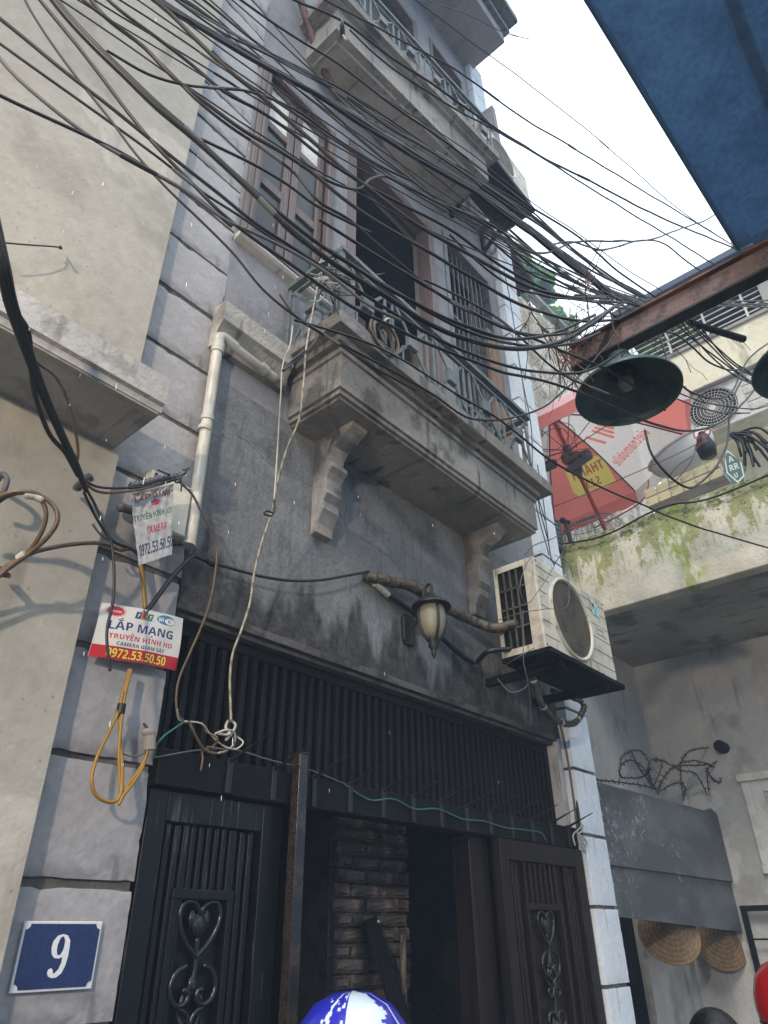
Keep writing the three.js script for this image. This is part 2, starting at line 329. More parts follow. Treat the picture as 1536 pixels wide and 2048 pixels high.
{ // rusticated pilasters: every block is laid on a recessed core
  const core = obj('pilaster', bx(0.84, X0 - 0.006, 0, 10.6, -0.12, -0.014), M.groove, house);
  const gs = [1, 2, 3, 4].map((k) => chippedBlock(0.86, X0, 0.306, -0.1, 0, 500 + k));
  for (let y = 0.502 - 0.32 * 2 + 0.008; y < 10.4; y += 0.3203) { const m = obj('block', gs[Math.floor(rnd() * 4)], M.pilaster, core); m.position.y = y + rr(-0.002, 0.002); m.position.z = rr(-0.003, 0.002); m.rotation.z = rr(-0.0015, 0.0015); }
  const core2 = obj('pilaster', bx(3.985, 4.238, 0, 10.6, -0.15, 0.05), M.groove, house);
  const g2 = [1, 2, 3].map((k) => chippedBlock(3.97, 4.252, 0.343, -0.15, 0.062, 520 + k, 0.2));
  for (let y = 1.357 - 0.3555 * 4 + 0.066 + 0.006; y < 10.4; y += 0.3555) { const m = obj('block', g2[Math.floor(rnd() * 3)], M.pilasterRight, core2); m.position.y = y; m.position.z = rr(-0.0015, 0.0015); }
}
// string course from the left pilaster to the balcony
obj('string_course', sweepX([[0, 3.85], [0.035, 3.85], [0.05, 3.89], [0.05, 3.915], [0.075, 3.95], [0.09, 3.965], [0.09, 4.075], [0, 4.095]], 1.19, 1.6), M.concrete, house);

// ---- first balcony
{
  const b = obj('balcony', bx(1.66, 3.385, 3.74, 3.985, 0, 0.345, 0.004), M.sooty, house);
  obj('slab', bx(1.575, 3.515, 4.025, 4.105, 0, 0.42, 0.006), M.sooty, b);
  obj('moulding', [bx(1.625, 3.425, 3.985, 4.025, 0, 0.37, 0.004), bx(1.648, 3.397, 3.935, 3.962, 0.0, 0.358, 0.006)], M.sooty, b);
  obj('moulding', bx(1.672, 3.373, 3.715, 3.74, 0, 0.333, 0.003), M.sooty, b);
  obj('soffit', bx(1.69, 3.355, 3.7, 3.716, 0, 0.315), M.sooty, b);
  const prof = [[0, 3.715], [0.255, 3.715], [0.25, 3.68], [0.215, 3.665], [0.19, 3.64], [0.13, 3.62], [0.105, 3.585], [0.1, 3.55], [0.125, 3.53], [0.13, 3.505], [0.105, 3.485], [0.092, 3.46], [0.09, 3.4], [0.098, 3.375], [0.085, 3.355], [0.075, 3.34], [0.078, 3.3], [0.062, 3.27], [0.045, 3.235], [0.04, 3.19], [0.0, 3.185]];
  obj('bracket', sweepX(prof, 1.84, 1.945, 0.004), M.bracket, house);
  obj('bracket', sweepX(prof, 3.08, 3.185, 0.004), M.bracket, house);
}
// ---- railing of flat bars in crossed panels with a square plate at each crossing
function railing(parent, a, b, y0, y1, n, m, mt = 0.018) {
  const P = (t, y) => V(a.x + (b.x - a.x) * t, y, a.z + (b.z - a.z) * t);
  const out = V(0, 0, 0).crossVectors(b.clone().sub(a).normalize(), V(0, 1, 0)).normalize();
  const ytop = y1 - 0.055;
  obj('top_rail', bar(P(-0.01, y1), P(1.01, y1), 0.05, 0.03, 0.003, V(0, 1, 0)), m, parent);
  obj('rail', bar(P(0, ytop), P(1, ytop), 0.02, 0.016, 0.002, V(0, 1, 0)), m, parent);
  obj('rail', bar(P(0, y0 + 0.012), P(1, y0 + 0.012), 0.02, 0.016, 0.002, V(0, 1, 0)), m, parent);
  const L = a.distanceTo(b), e = 0.03 / L;
  for (let k = 0; k <= n; k++) for (const s of k === 0 ? [e] : k === n ? [-e] : [-e, e]) obj('bar', bar(P(k / n + s, y0), P(k / n + s, ytop), mt, 0.012, 0.002), m, parent);
  for (let k = 0; k < n; k++) {
    const t0 = k / n + e * 1.4, t1 = (k + 1) / n - e * 1.4, tm = (t0 + t1) / 2, ym = (y0 + ytop) / 2;
    obj('cross_bar', bar(P(t0, y0 + 0.02), P(t1, ytop - 0.01), mt, 0.01, 0.002, out), m, parent);
    const c2 = obj('cross_bar', bar(P(t0, ytop - 0.01), P(t1, y0 + 0.02), mt, 0.01, 0.002, out), m, parent); c2.position.addScaledVector(out, 0.011);
    obj('plate', bar(P(tm, ym - 0.045).addScaledVector(out, 0.01), P(tm, ym + 0.045).addScaledVector(out, 0.01), 0.075, 0.03, 0.004, out), m, parent);
    obj('bar', bar(P((t0 + tm) / 2, y0), P((t0 + tm) / 2, ym - 0.06), mt * 0.7, 0.01, 0.002), m, parent);
    obj('bar', bar(P((t1 + tm) / 2, y0), P((t1 + tm) / 2, ym - 0.06), mt * 0.7, 0.01, 0.002), m, parent);
  }
}
{
  const r = obj('railing', bar(V(1.6, 4.105, 0.395), V(1.6, 4.56, 0.395), 0.028, 0.028, 0.003), M.rail, house);
  railing(r, V(1.6, 0, 0.395), V(3.34, 0, 0.395), 4.115, 4.545, 5, M.rail);
  const l = obj('railing', bar(V(1.6, 4.105, 0.03), V(1.6, 4.56, 0.03), 0.028, 0.028, 0.003), M.rail, house);
  railing(l, V(1.6, 0, 0.03), V(1.6, 0, 0.38), 4.115, 4.545, 1, M.rail);
  const e = obj('railing', bar(V(3.34, 4.105, 0.03), V(3.34, 4.56, 0.03), 0.028, 0.028, 0.003), M.rail, house);
  railing(e, V(3.34, 0, 0.03), V(3.34, 0, 0.38), 4.115, 4.545, 1, M.rail);
}
// ---- windows and doors of the upper floors
function frame(parent, x0, x1, y0, y1, z, w, d, m) { return [bx(x0, x0 + w, y0, y1, z - d, z, 0.004), bx(x1 - w, x1, y0, y1, z - d, z, 0.004), bx(x0 + w, x1 - w, y1 - w, y1, z - d, z - 0.002, 0.004), bx(x0 + w, x1 - w, y0, y0 + w, z - d, z - 0.002, 0.004)]; }
{
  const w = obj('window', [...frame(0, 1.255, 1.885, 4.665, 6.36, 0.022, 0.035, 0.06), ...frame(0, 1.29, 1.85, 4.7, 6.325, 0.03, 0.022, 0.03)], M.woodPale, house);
  obj('sill', sweepX([[0, 4.615], [0.04, 4.622], [0.052, 4.635], [0.052, 4.65], [0, 4.662]], 1.235, 1.885), M.trim, w);
  for (const [a, b] of [[1.312, 1.565], [1.575, 1.83]]) {
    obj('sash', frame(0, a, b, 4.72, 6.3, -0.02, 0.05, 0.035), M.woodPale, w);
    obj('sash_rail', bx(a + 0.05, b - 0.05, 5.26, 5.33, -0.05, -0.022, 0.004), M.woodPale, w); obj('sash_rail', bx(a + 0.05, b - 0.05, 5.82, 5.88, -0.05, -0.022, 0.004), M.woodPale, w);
    obj('pane', bx(a + 0.05, b - 0.05, 4.77, 5.26, -0.043, -0.037), M.glassDark, w); obj('pane', bx(a + 0.05, b - 0.05, 5.33, 5.82, -0.043, -0.037), M.glassDark, w);
    obj('pane', bx(a + 0.05, b - 0.05, 5.88, 6.25, -0.043, -0.037), M.white, w);  // top panes opaque white: a bright reflection put into their colour
  }
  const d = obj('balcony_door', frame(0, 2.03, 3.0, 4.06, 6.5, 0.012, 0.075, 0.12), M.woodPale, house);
  obj('door_leaf', bx(2.46, 2.72, 4.12, 5.55, -0.5, -0.46, 0.004), wood(0x7a5046, 0x603c34, { seed: 127 }), d);
  obj('door_leaf', bx(2.11, 2.4, 4.12, 6.4, -0.75, -0.71, 0.004), M.char, d);
  const e = obj('balcony_window', frame(0, 3.14, 3.85, 4.06, 6.62, 0.01, 0.05, 0.1), M.rail, house);
  for (let k = 1; k < 9; k++) obj('bar', bx(3.19 + k * 0.0678, 3.2 + k * 0.0678, 4.1, 6.57, -0.05, -0.04), M.rail, e);
  for (const y of [4.9, 5.75]) obj('rail', bx(3.19, 3.8, y, y + 0.02, -0.052, -0.038), M.rail, e);
  obj('shutter', bx(3.66, 3.84, 4.12, 5.9, -0.02, 0.02, 0.005), wood(0x8a6a4c, 0x5a4634, { seed: 131, rough: 0.7 }), e);
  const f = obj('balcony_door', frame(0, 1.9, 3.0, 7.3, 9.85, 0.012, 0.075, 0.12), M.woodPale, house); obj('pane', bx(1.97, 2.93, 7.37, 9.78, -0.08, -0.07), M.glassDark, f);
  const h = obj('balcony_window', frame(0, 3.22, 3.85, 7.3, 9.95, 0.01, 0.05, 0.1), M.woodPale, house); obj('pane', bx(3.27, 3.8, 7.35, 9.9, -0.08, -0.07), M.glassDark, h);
}
// ---- second balcony (it splays out to the right) and the floor over it
{
  const q = (o0, o1, x0, x1) => [[x0, 0], [x1, 0], [x1, 0.30 + 0.0955 * (x1 - 1.58) + o1], [x0, 0.30 + 0.0955 * (x0 - 1.58) + o0]];
  const b = obj('balcony', slabY(q(0, 0, 1.58, 3.2), 6.9, 7.2), M.sooty, house);
  obj('soffit', slabY(q(-0.05, -0.05, 1.63, 3.15), 6.85, 6.9), M.sooty, b);
  obj('slab', slabY(q(0.07, 0.07, 1.5, 3.3), 7.24, 7.33), M.sooty, b);
  obj('moulding', slabY(q(0.03, 0.03, 1.54, 3.25), 7.2, 7.24), M.sooty, b);
  const r = obj('railing', bar(V(1.52, 7.33, 0.34), V(1.52, 7.7, 0.34), 0.028, 0.028, 0.003), M.rail, house);
  railing(r, V(1.52, 0, 0.345), V(3.3, 0, 0.505), 7.34, 7.74, 6, M.rail, 0.016);
  obj('end_panel', bx(4.1, 4.17, 7.55, 9.62, -0.15, 0.195, 0.005), M.upper, house);
  const o = obj('overhanging_floor', bx(0.9, 4.06, 10.5, 10.75, -0.2, 0.5, 0.005), M.upper, house);
  obj('cornice', [bx(0.9, 4.13, 10.75, 10.83, -0.2, 0.56, 0.01), bx(0.9, 4.09, 10.83, 10.98, -0.2, 0.52, 0.01), bx(0.9, 4.2, 10.98, 11.12, -0.2, 0.66, 0.012)], M.rail, o);
  obj('upper_front', bx(0.9, 4.0, 11.12, 13, -3, 0.4), M.upper, o);
}

// ---- entrance: slatted transom, two leaves, spiked bar, the room seen through the gap
{
  const g = obj('transom_grille', [...frame(0, X0 + 0.003, 3.902, 2.14, 2.625, -0.06, 0.045, 0.05)], M.dark, house);
  const slat = bx(-0.011, 0.011, 2.185, 2.582, -0.105, -0.068, 0.003);
  for (let k = 0; k < 51; k++) { const s = obj('slat', slat, M.dark, g); s.position.x = 1.305 + k * 0.0505 + rr(-0.002, 0.002); s.rotation.y = 0; }
  obj('rail', bx(1.28, 3.86, 2.35, 2.375, -0.12, -0.106), M.dark, g);
  const t = obj('transom_bar', bx(X0, 3.95, 2.055, 2.165, -0.05, 0.03, 0.005), M.dark, house);
  for (let k = 0; k < 13; k++) { const x = 1.5 + k * 0.195; obj('spike', [bar(V(x, 2.06, 0.035), V(x, 2.17, 0.035), 0.022, 0.012), cyl(V(x, 2.16, 0.035), V(x + 0.015, 2.22, 0.19), 0.007, 0.002, 6)], M.black, t); }
}
// carved work: scrolls, leaves and rings standing proud of a panel
function carving(cx, y0, y1, z, s, m, parent) {
  const gs = [];
  const ring = (y, rx, ry, r) => { const p = []; for (let i = 0; i < 16; i++) p.push(V(cx + rx * Math.cos(i * Math.PI / 8), y + ry * Math.sin(i * Math.PI / 8), z + 0.004 * Math.sin(i * 2))); gs.push(tube(p, r, { closed: true, seg: 32, rad: 6 })); };
  const scroll = (x, y, d, q, r) => { const p = []; for (let i = 0; i <= 14; i++) { const a = i * 0.42, k = q * (1 - i / 17); p.push(V(x + d * k * Math.sin(a), y + k * Math.cos(a) - q * 0.2 * i / 14, z + 0.006)); } gs.push(tube(p, r, { seg: 28, rad: 6 })); };
  for (let y = y1 - 0.07, k = 0; y > y0; y -= 0.2, k++) {
    if (k % 2 === 0) {   // heart
      const p = []; for (let i = 0; i <= 20; i++) { const a = i / 20 * Math.PI * 2; p.push(V(cx + s * 0.05 * Math.pow(Math.sin(a), 3) * 1.2, y + s * (0.055 * Math.cos(a) - 0.022 * Math.cos(2 * a) - 0.012 * Math.cos(3 * a)), z + 0.004)); }
      gs.push(tube(p.slice(0, 20), 0.0065 * s, { closed: true, seg: 40, rad: 6 })); gs.push(ball(V(cx, y, z), 0.02 * s, 1, 1.4, 0.5, 10));
      for (const d of [-1, 1]) gs.push(ball(V(cx + d * 0.02 * s, y + 0.015, z), 0.012 * s, 1, 1.8, 0.5, 8));
    } else { for (const d of [-1, 1]) { scroll(cx + d * 0.028 * s, y + 0.04, d, 0.045 * s, 0.007 * s); scroll(cx + d * 0.03 * s, y - 0.05, -d, 0.035 * s, 0.006 * s); } ring(y - 0.005, 0.03 * s, 0.04 * s, 0.006 * s); gs.push(ball(V(cx, y + 0.05, z), 0.014 * s, 1, 1.6, 0.6, 8)); }
    gs.push(tube([V(cx, y - 0.04, z), V(cx + 0.004, y - 0.1, z), V(cx, y - 0.15, z)], 0.008 * s, { seg: 8, rad: 6 }));
  }
  return obj('carving', gs, m, parent);
}
function doorLeaf(x0, x1, z, m, mc, name) {
  const top = 2.052, w = x1 - x0, p0 = x0 + w * 0.27, p1 = x0 + w * 0.66;
  const d = obj(name, [bx(x0, x0 + 0.07, 0.04, top, z - 0.05, z, 0.005), bx(x1 - 0.085, x1, 0.04, top, z - 0.05, z, 0.005), bx(x0 + 0.07, x1 - 0.085, top - 0.09, top, z - 0.05, z - 0.002, 0.005), bx(x0 + 0.07, x1 - 0.085, 0.04, 0.3, z - 0.05, z - 0.002, 0.005)], m, house);
  obj('panel', bx(x0 + 0.07, x1 - 0.085, 0.3, top - 0.09, z - 0.055, z - 0.042), m, d);
  for (let k = 0; k < 3; k++) obj('reed', bx(x0 + 0.085 + k * 0.035, x0 + 0.108 + k * 0.035, 0.3, top - 0.09, z - 0.042, z - 0.02, 0.006), m, d);
  for (let k = 0; k < 3; k++) obj('reed', bx(x1 - 0.125 - k * 0.035, x1 - 0.102 - k * 0.035, 0.3, top - 0.09, z - 0.042, z - 0.02, 0.006), m, d);
  for (let k = 0; k < 7; k++) { const x = p0 + 0.015 + k * (p1 - p0 - 0.03) / 6; obj('slat', bx(x - 0.009, x + 0.009, 1.78, top - 0.09, z - 0.042, z - 0.018, 0.004), m, d); }
  obj('panel_frame', [bx(p0 - 0.01, p0 + 0.012, 0.4, 1.76, z - 0.042, z - 0.012, 0.004), bx(p1 - 0.012, p1 + 0.01, 0.4, 1.76, z - 0.042, z - 0.012, 0.004), bx(p0 - 0.01, p1 + 0.01, 1.757, 1.785, z - 0.042, z - 0.01, 0.004)], m, d);
  carving((p0 + p1) / 2, 0.5, 1.76, z - 0.026, 1.25, mc, d);
  return d;
}
{
  const gloss = std({ color: 0x17130f, roughness: 0.22 }), wet = std({ color: 0x0b0f11, roughness: 0.25 });
  const leafL = new THREE.MeshPhysicalMaterial({ roughness: 0.36, specularIntensity: 0.5, bumpMap: bumpFine, bumpScale: 0.001, map: dtex(512, [0.6, 1.1], (u, v) => {   // soot-black paint, with sparse pale grey upright streaks
    const n = fbm(u, v, 6, 5, 137); let c = mix([11, 16, 18], [6, 8, 9], n); const st = sm(0.66, 0.72, fbm(u, v * 0.07, 90, 3, 138)) * sm(0.5, 0.66, fbm(u, v, 4, 4, 139)) * (0.4 + 0.6 * fbm(u, v, 60, 3, 140)); c = mix(c, [112, 116, 112], st * 0.75); return c; }) });
  doorLeaf(X0 + 0.004, 1.775, 0.0, leafL, wet, 'door_leaf');
  doorLeaf(3.11, 3.948, 0.045, M.doorWood, gloss, 'door_leaf');
  obj('door_post', bx(2.95, 3.1, 0, 2.05, -0.12, -0.02, 0.006), M.doorWood, house);
}
{ // scorched brick pier in the room, each brick its own piece
  const p = obj('brick_pier', bx(2.535, 3.0, 0, 2.55, -0.7, -0.512), plaster(0x5a534b, 0x433d37, 0x1d1b19, { seed: 139, grime: 0.5, size: 0.7 }), house);
  const gb = [0.19, 0.195, 0.092, 0.095].map((L, k) => { const g = new RoundedBoxGeometry(L, 0.047, 0.06, 2, 0.009); const q = g.attributes.position; for (let i = 0; i < q.count; i++) q.setXYZ(i, q.getX(i) + (hash(i, k, 3) - 0.5) * 0.007, q.getY(i) + (hash(i, k, 5) - 0.5) * 0.009, q.getZ(i) + (hash(i, k, 7) - 0.5) * 0.012); g.computeVertexNormals(); return uvBox(g); });
  const mb = [[0x7d6f66, 0x57504a], [0x696059, 0x443e39], [0x8c7a70, 0x60554d]].map(([a, b], k) => metal(a, b, { seed: 141 + k, rough: 0.9, bump: 0.008, size: 0.3 }));
  for (let r = 0, y = 1.02; y < 2.5; r++, y += 0.0585) for (let x = 2.538, k = r % 2; x < 2.99;) {
    const half = k++ % 3 === 0, L = half ? 0.1 : 0.2, m = obj('brick', gb[(half ? 2 : 0) + Math.floor(rnd() * 2)], mb[Math.floor(rnd() * 3)], p);
    m.position.set(x + L / 2, y + rr(-0.003, 0.003), -0.5 + rr(-0.016, 0.008)); m.rotation.set(rr(-0.05, 0.05), rr(-0.03, 0.03), rr(-0.03, 0.03)); x += L + 0.008;
  }
}

// ---------------------------------------------------------------- the house that closes the lane: parapet, soffit, walls
const endHouse = thing('end_house', V(6.6, 0, 0), 'grey house closing the lane with a mossy concrete parapet over a recessed front', 'house');
{
  const px = 5.12, z0 = -2.2, z1 = 3.2, y0 = 3.87, y1 = 4.575;
  const map = dtex(2048, 0, (u, v) => {   // u along z, v up: pale render, moss crept down from the top in tufts and runs
    const U = u * 7.6;
    let c = mix([206, 200, 182], [180, 174, 157], sm(0.3, 0.7, fbm(U, v, 4, 6, 211)));
    const n = fbm(U, v * 0.5, 14, 6, 213), e = fbm(U, 0.3, 5, 5, 217);
    const moss = sm(0.5, 0.66, n * 0.7 + 0.5 * (v - 0.46) + 0.55 * (e - 0.36) + 0.16 * (fbm(U, v, 70, 3, 219) - 0.5));
    const run = sm(0.56, 0.72, fbm(U, v * 0.14, 34, 4, 221)) * sm(0.46, 0.64, fbm(U, v, 4, 4, 223));
    c = mix(c, mix([84, 94, 40], [146, 156, 72], fbm(U, v, 60, 5, 227)), Math.min(0.9, moss * 0.78 + run * 0.5) * (0.55 + 0.45 * fbm(U, v, 80, 3, 228)));
    const bk = sm(0.52, 0.62, fbm(U, v, 26, 5, 229) * 0.75 + 0.5 * (v - 0.66)); c = mix(c, [64, 66, 48], bk * 0.65);
    const green = sm(0.024, 0.0, Math.abs(u - 0.53 - 0.05 * (fbm(0.2, v, 6, 4, 231) - 0.5))) * sm(0.32, 0.62, fbm(U, v * 0.4, 30, 4, 233)); c = mix(c, mix([112, 132, 44], [150, 164, 66], fbm(U, v, 70, 3, 234)), green * 0.7);
    const f = (fbm(U, v, 120, 3, 237) - 0.5) * 34; return [c[0] + f, c[1] + f, c[2] + f];
  }, true, 384);
  const g = bx(px, px + 0.12, y0, y1, z0, z1, 0.012), uv = g.attributes.uv, p = g.attributes.position;
  for (let i = 0; i < uv.count; i++) uv.setXY(i, (p.getZ(i) - z0) / (z1 - z0) * 1.0, (p.getY(i) - y0) / (y1 - y0) + (p.getX(i) - px) * 0.6);
  obj('parapet', g, std({ map, roughness: 0.9, bumpMap: rep(bumpCoarse, 6, 0.78), bumpScale: 0.008 }), endHouse);
  obj('slab', bx(px + 0.12, 9.5, y0 + 0.012, y0 + 0.13, z0, z1), M.concrete, endHouse);
  obj('side_front', bx(6.62, 6.85, 0, y0 + 0.012, -0.7, 3.2), M.grey, endHouse);
  obj('back_front', bx(5.72, 6.62, 0, y0 + 0.012, -0.51, -0.45), M.grey, endHouse);
  obj('back_front', bx(4.2, 5.72, 2.1, y0 + 0.012, -0.51, -0.45), M.grey, endHouse);
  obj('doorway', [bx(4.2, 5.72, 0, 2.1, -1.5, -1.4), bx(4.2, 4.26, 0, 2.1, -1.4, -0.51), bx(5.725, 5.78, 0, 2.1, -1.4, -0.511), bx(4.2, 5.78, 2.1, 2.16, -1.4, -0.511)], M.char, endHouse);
  // louvred shutter in a moulded frame
  const a = oX(1480, 1554, 6.62), w0 = a.z + 0.03, w1 = w0 + 0.8, h1 = 2.72, h0 = 2.1;
  const sh = obj('shutter_window', [bx(6.56, 6.62, h1, h1 + 0.06, w0 - 0.05, w1 + 0.05, 0.006), bx(6.585, 6.62, h0 - 0.06, h0, w0 - 0.04, w1 + 0.04, 0.006), bx(6.59, 6.62, h0, h1, w0 - 0.03, w0 + 0.035, 0.004), bx(6.59, 6.62, h0, h1, w1 - 0.035, w1 + 0.03, 0.004)], M.white, endHouse);
  obj('shutter', [bx(6.6, 6.625, h0, h1, w0 + 0.035, w0 + 0.12, 0.003), bx(6.6, 6.625, h1 - 0.09, h1, w0 + 0.12, w1 - 0.035, 0.003), bx(6.6, 6.625, h0, h0 + 0.08, w0 + 0.12, w1 - 0.035, 0.003)], M.white, sh);
  for (let y = h0 + 0.1; y < h1 - 0.1; y += 0.045) { const l = bx(-0.004, 0.004, -0.022, 0.022, w0 + 0.12, w1 - 0.035, 0.002); l.applyMatrix4(new THREE.Matrix4().makeRotationZ(0.6).setPosition(6.607, y, 0)); obj('louvre', l, M.white, sh); }
  const gr = obj('window_grille', [bx(6.54, 6.575, 1.79, 1.83, 0.02, 1.6, 0.003), bx(6.54, 6.575, 0.9, 1.79, 0.02, 0.06, 0.003)], M.dark, endHouse);
  for (let z = 0.22; z < 1.6; z += 0.19) obj('bar', bx(6.552, 6.562, 0.9, 1.79, z, z + 0.012), M.dark, gr);
  for (const y of [1.2, 1.4, 1.6]) obj('bar', bx(6.55, 6.56, y, y + 0.012, 0.06, 1.6), M.dark, gr);
  const v = oX(1448, 1496, 6.62); obj('vent_pipe', cyl(V(6.62, v.y, v.z), V(6.5, v.y, v.z), 0.048, 0.048, 20), M.dark, endHouse);
}
{ // sheet-metal hoarding across the side passage
  const t = thing('metal_hoarding', V(5.5, 0, 0), 'dull galvanised sheet-metal hoarding between the white pilaster and the grey wall', 'hoarding');
  const map = dtex(512, 0, (u, v) => { let c = mix([112, 116, 118], [88, 92, 95], sm(0.35, 0.65, fbm(u, v, 5, 5, 301))); const dr = sm(0.66, 0.72, fbm(u, v * 0.5, 70, 3, 303)) * sm(0.42, 0.7, fbm(u, v, 6, 3, 305) + 0.5 * (0.35 - u)); c = mix(c, [178, 184, 186], dr * 0.75); const f = (fbm(u, v, 100, 2, 307) - 0.5) * 16; return [c[0] + f, c[1] + f, c[2] + f]; });
  const m = std({ map, roughness: 0.5, metalness: 0.35, bumpMap: rep(bumpCoarse, 2.6, 1.1), bumpScale: 0.006 });
  const uvq = (g, x0, x1, y0, y1) => { const uv = g.attributes.uv, p = g.attributes.position; for (let i = 0; i < uv.count; i++) uv.setXY(i, (p.getX(i) - x0) / (x1 - x0), (p.getY(i) - y0) / (y1 - y0)); return g; };
  obj('sheet', uvq(slabZ([[4.255, 2.005], [6.615, 2.0], [6.615, 2.5], [6.5, 2.535], [6.3, 2.5], [4.255, 2.47]], -0.02, 0), 4.255, 6.62, 1.6, 2.6), m, t);
  obj('sheet', uvq(slabZ([[4.255, 1.745], [6.615, 1.655], [6.615, 2.04], [4.255, 2.04]], -0.03, -0.022), 4.255, 6.62, 1.4, 2.5), m, t);
  obj('rail', bx(4.255, 6.6, 2.0, 2.03, -0.07, -0.031), M.rust, t);
}
// ---------------------------------------------------------------- things on the left pilaster and wall
{ // number plate
  const a = oZ(45, 1840, 0.012), b = oZ(183, 1980, 0.012), cx = (0.937 + 1.152) / 2 + 0.0, cy = 1.623, w = 0.212, h = 0.15;
  const t = thing('house_number', V(cx, cy, 0.006), 'blue enamel plate with white border reading 9, on the left pilaster', 'number plate');
  const rc = (w, h, r) => { const s = new THREE.Shape(); s.moveTo(-w / 2 + r, -h / 2); s.lineTo(w / 2 - r, -h / 2); s.absarc(w / 2, -h / 2, r, Math.PI, Math.PI / 2, true); s.lineTo(w / 2, h / 2 - r); s.absarc(w / 2, h / 2, r, -Math.PI / 2, -Math.PI, true); s.lineTo(-w / 2 + r, h / 2); s.absarc(-w / 2, h / 2, r, 0, -Math.PI / 2, true); s.lineTo(-w / 2, -h / 2 + r); s.absarc(-w / 2, -h / 2, r, Math.PI / 2, 0, true); return s; };
  const enam = (c, s) => metal(c, c - 0x050505, { seed: s, rough: 0.28, size: 0.2, bump: 0.0003 });
  const put = (g) => g.translate(cx, cy, 0);
  const outer = new THREE.Shape([[-w / 2, -h / 2], [w / 2, -h / 2], [w / 2, h / 2], [-w / 2, h / 2]].map(([x, y]) => new THREE.Vector2(x, y)));
  obj('plate', put(slabZ(outer, 0.003, 0.0095, 0.0015)), enam(0xc9ccce, 311), t);
  for (const [dx, dy] of [[-0.094, 0], [0.094, 0]]) obj('screw', cyl(V(cx + dx, cy + dy, 0.0106), V(cx + dx, cy + dy, 0.0122), 0.0028, 0.0028, 8), M.rust, t);
  obj('blue_field', put(slabZ(rc(w - 0.012, h - 0.012, 0.012), 0.0095, 0.0108)), enam(0x1d2a55, 313), t);
  // the figure: a bowl and a tail ending in a ball
  const s9 = new THREE.Shape(); const L = (x, y) => s9.lineTo(x, y);
  const o = [], n = 30; const oc = [0.0, 0.016], orx = 0.0235, ory = 0.0285;
  for (let i = 0; i <= n; i++) { const q = -0.55 + i / n * 4.9; o.push([oc[0] + orx * Math.cos(q), oc[1] + ory * Math.sin(q)]); }
  const sh = new THREE.Shape([[0.0235, 0.018], [0.022, 0.032], [0.013, 0.0435], [0, 0.0465], [-0.013, 0.043], [-0.0225, 0.031], [-0.024, 0.016], [-0.02, 0.002], [-0.011, -0.0055], [0, -0.0065], [0.009, -0.003], [0.0095, -0.015], [0.005, -0.029], [-0.004, -0.038], [-0.009, -0.037], [-0.0095, -0.031], [-0.0145, -0.0265], [-0.021, -0.029], [-0.023, -0.0355], [-0.019, -0.0435], [-0.009, -0.0475], [0.003, -0.0465], [0.0145, -0.038], [0.021, -0.022], [0.024, -0.002]].map(([x, y]) => new THREE.Vector2(x * 1.0, y)));
  sh.holes.push(new THREE.Path([[0.009, 0.02], [0.0085, 0.032], [0.004, 0.0405], [-0.001, 0.0415], [-0.006, 0.036], [-0.0095, 0.024], [-0.0095, 0.012], [-0.006, 0.002], [-0.001, 0], [0.004, 0.003], [0.008, 0.011]].map(([x, y]) => new THREE.Vector2(x, y))));
  obj('figure', put(slabZ(sh, 0.0106, 0.0116)), enam(0xd4d6d6, 317), t);
}
{ // white junction box and elbow behind the hanging bag
  const t = thing('junction_box', V(1.0, 2.92, 0.03), 'cream plastic junction box on the left pilaster, behind the hanging bag', 'junction box');
  const a = oZ(300, 995, 0.03), g = slabZ([[-0.085, -0.11], [0.085, -0.11], [0.085, 0.1], [-0.085, 0.1]], 0, 0.05, 0.006); g.translate(a.x + 0.06, a.y - 0.005, 0.012); obj('case', g, M.acCase, t);
  for (const [dx, dy] of [[-0.07, 0.085], [0.07, 0.085], [-0.07, -0.095]]) obj('screw', cyl(V(a.x + 0.06 + dx, a.y - 0.005 + dy, 0.06), V(a.x + 0.06 + dx, a.y - 0.005 + dy, 0.066), 0.005, 0.005, 8), M.black, t);
  obj('cable_gland', [cyl(oZ(245, 1015, 0.04), oZ(268, 1022, 0.04), 0.016, 0.016, 12), ball(oZ(243, 1014, 0.04), 0.018)], M.rubberGrey, t);
}
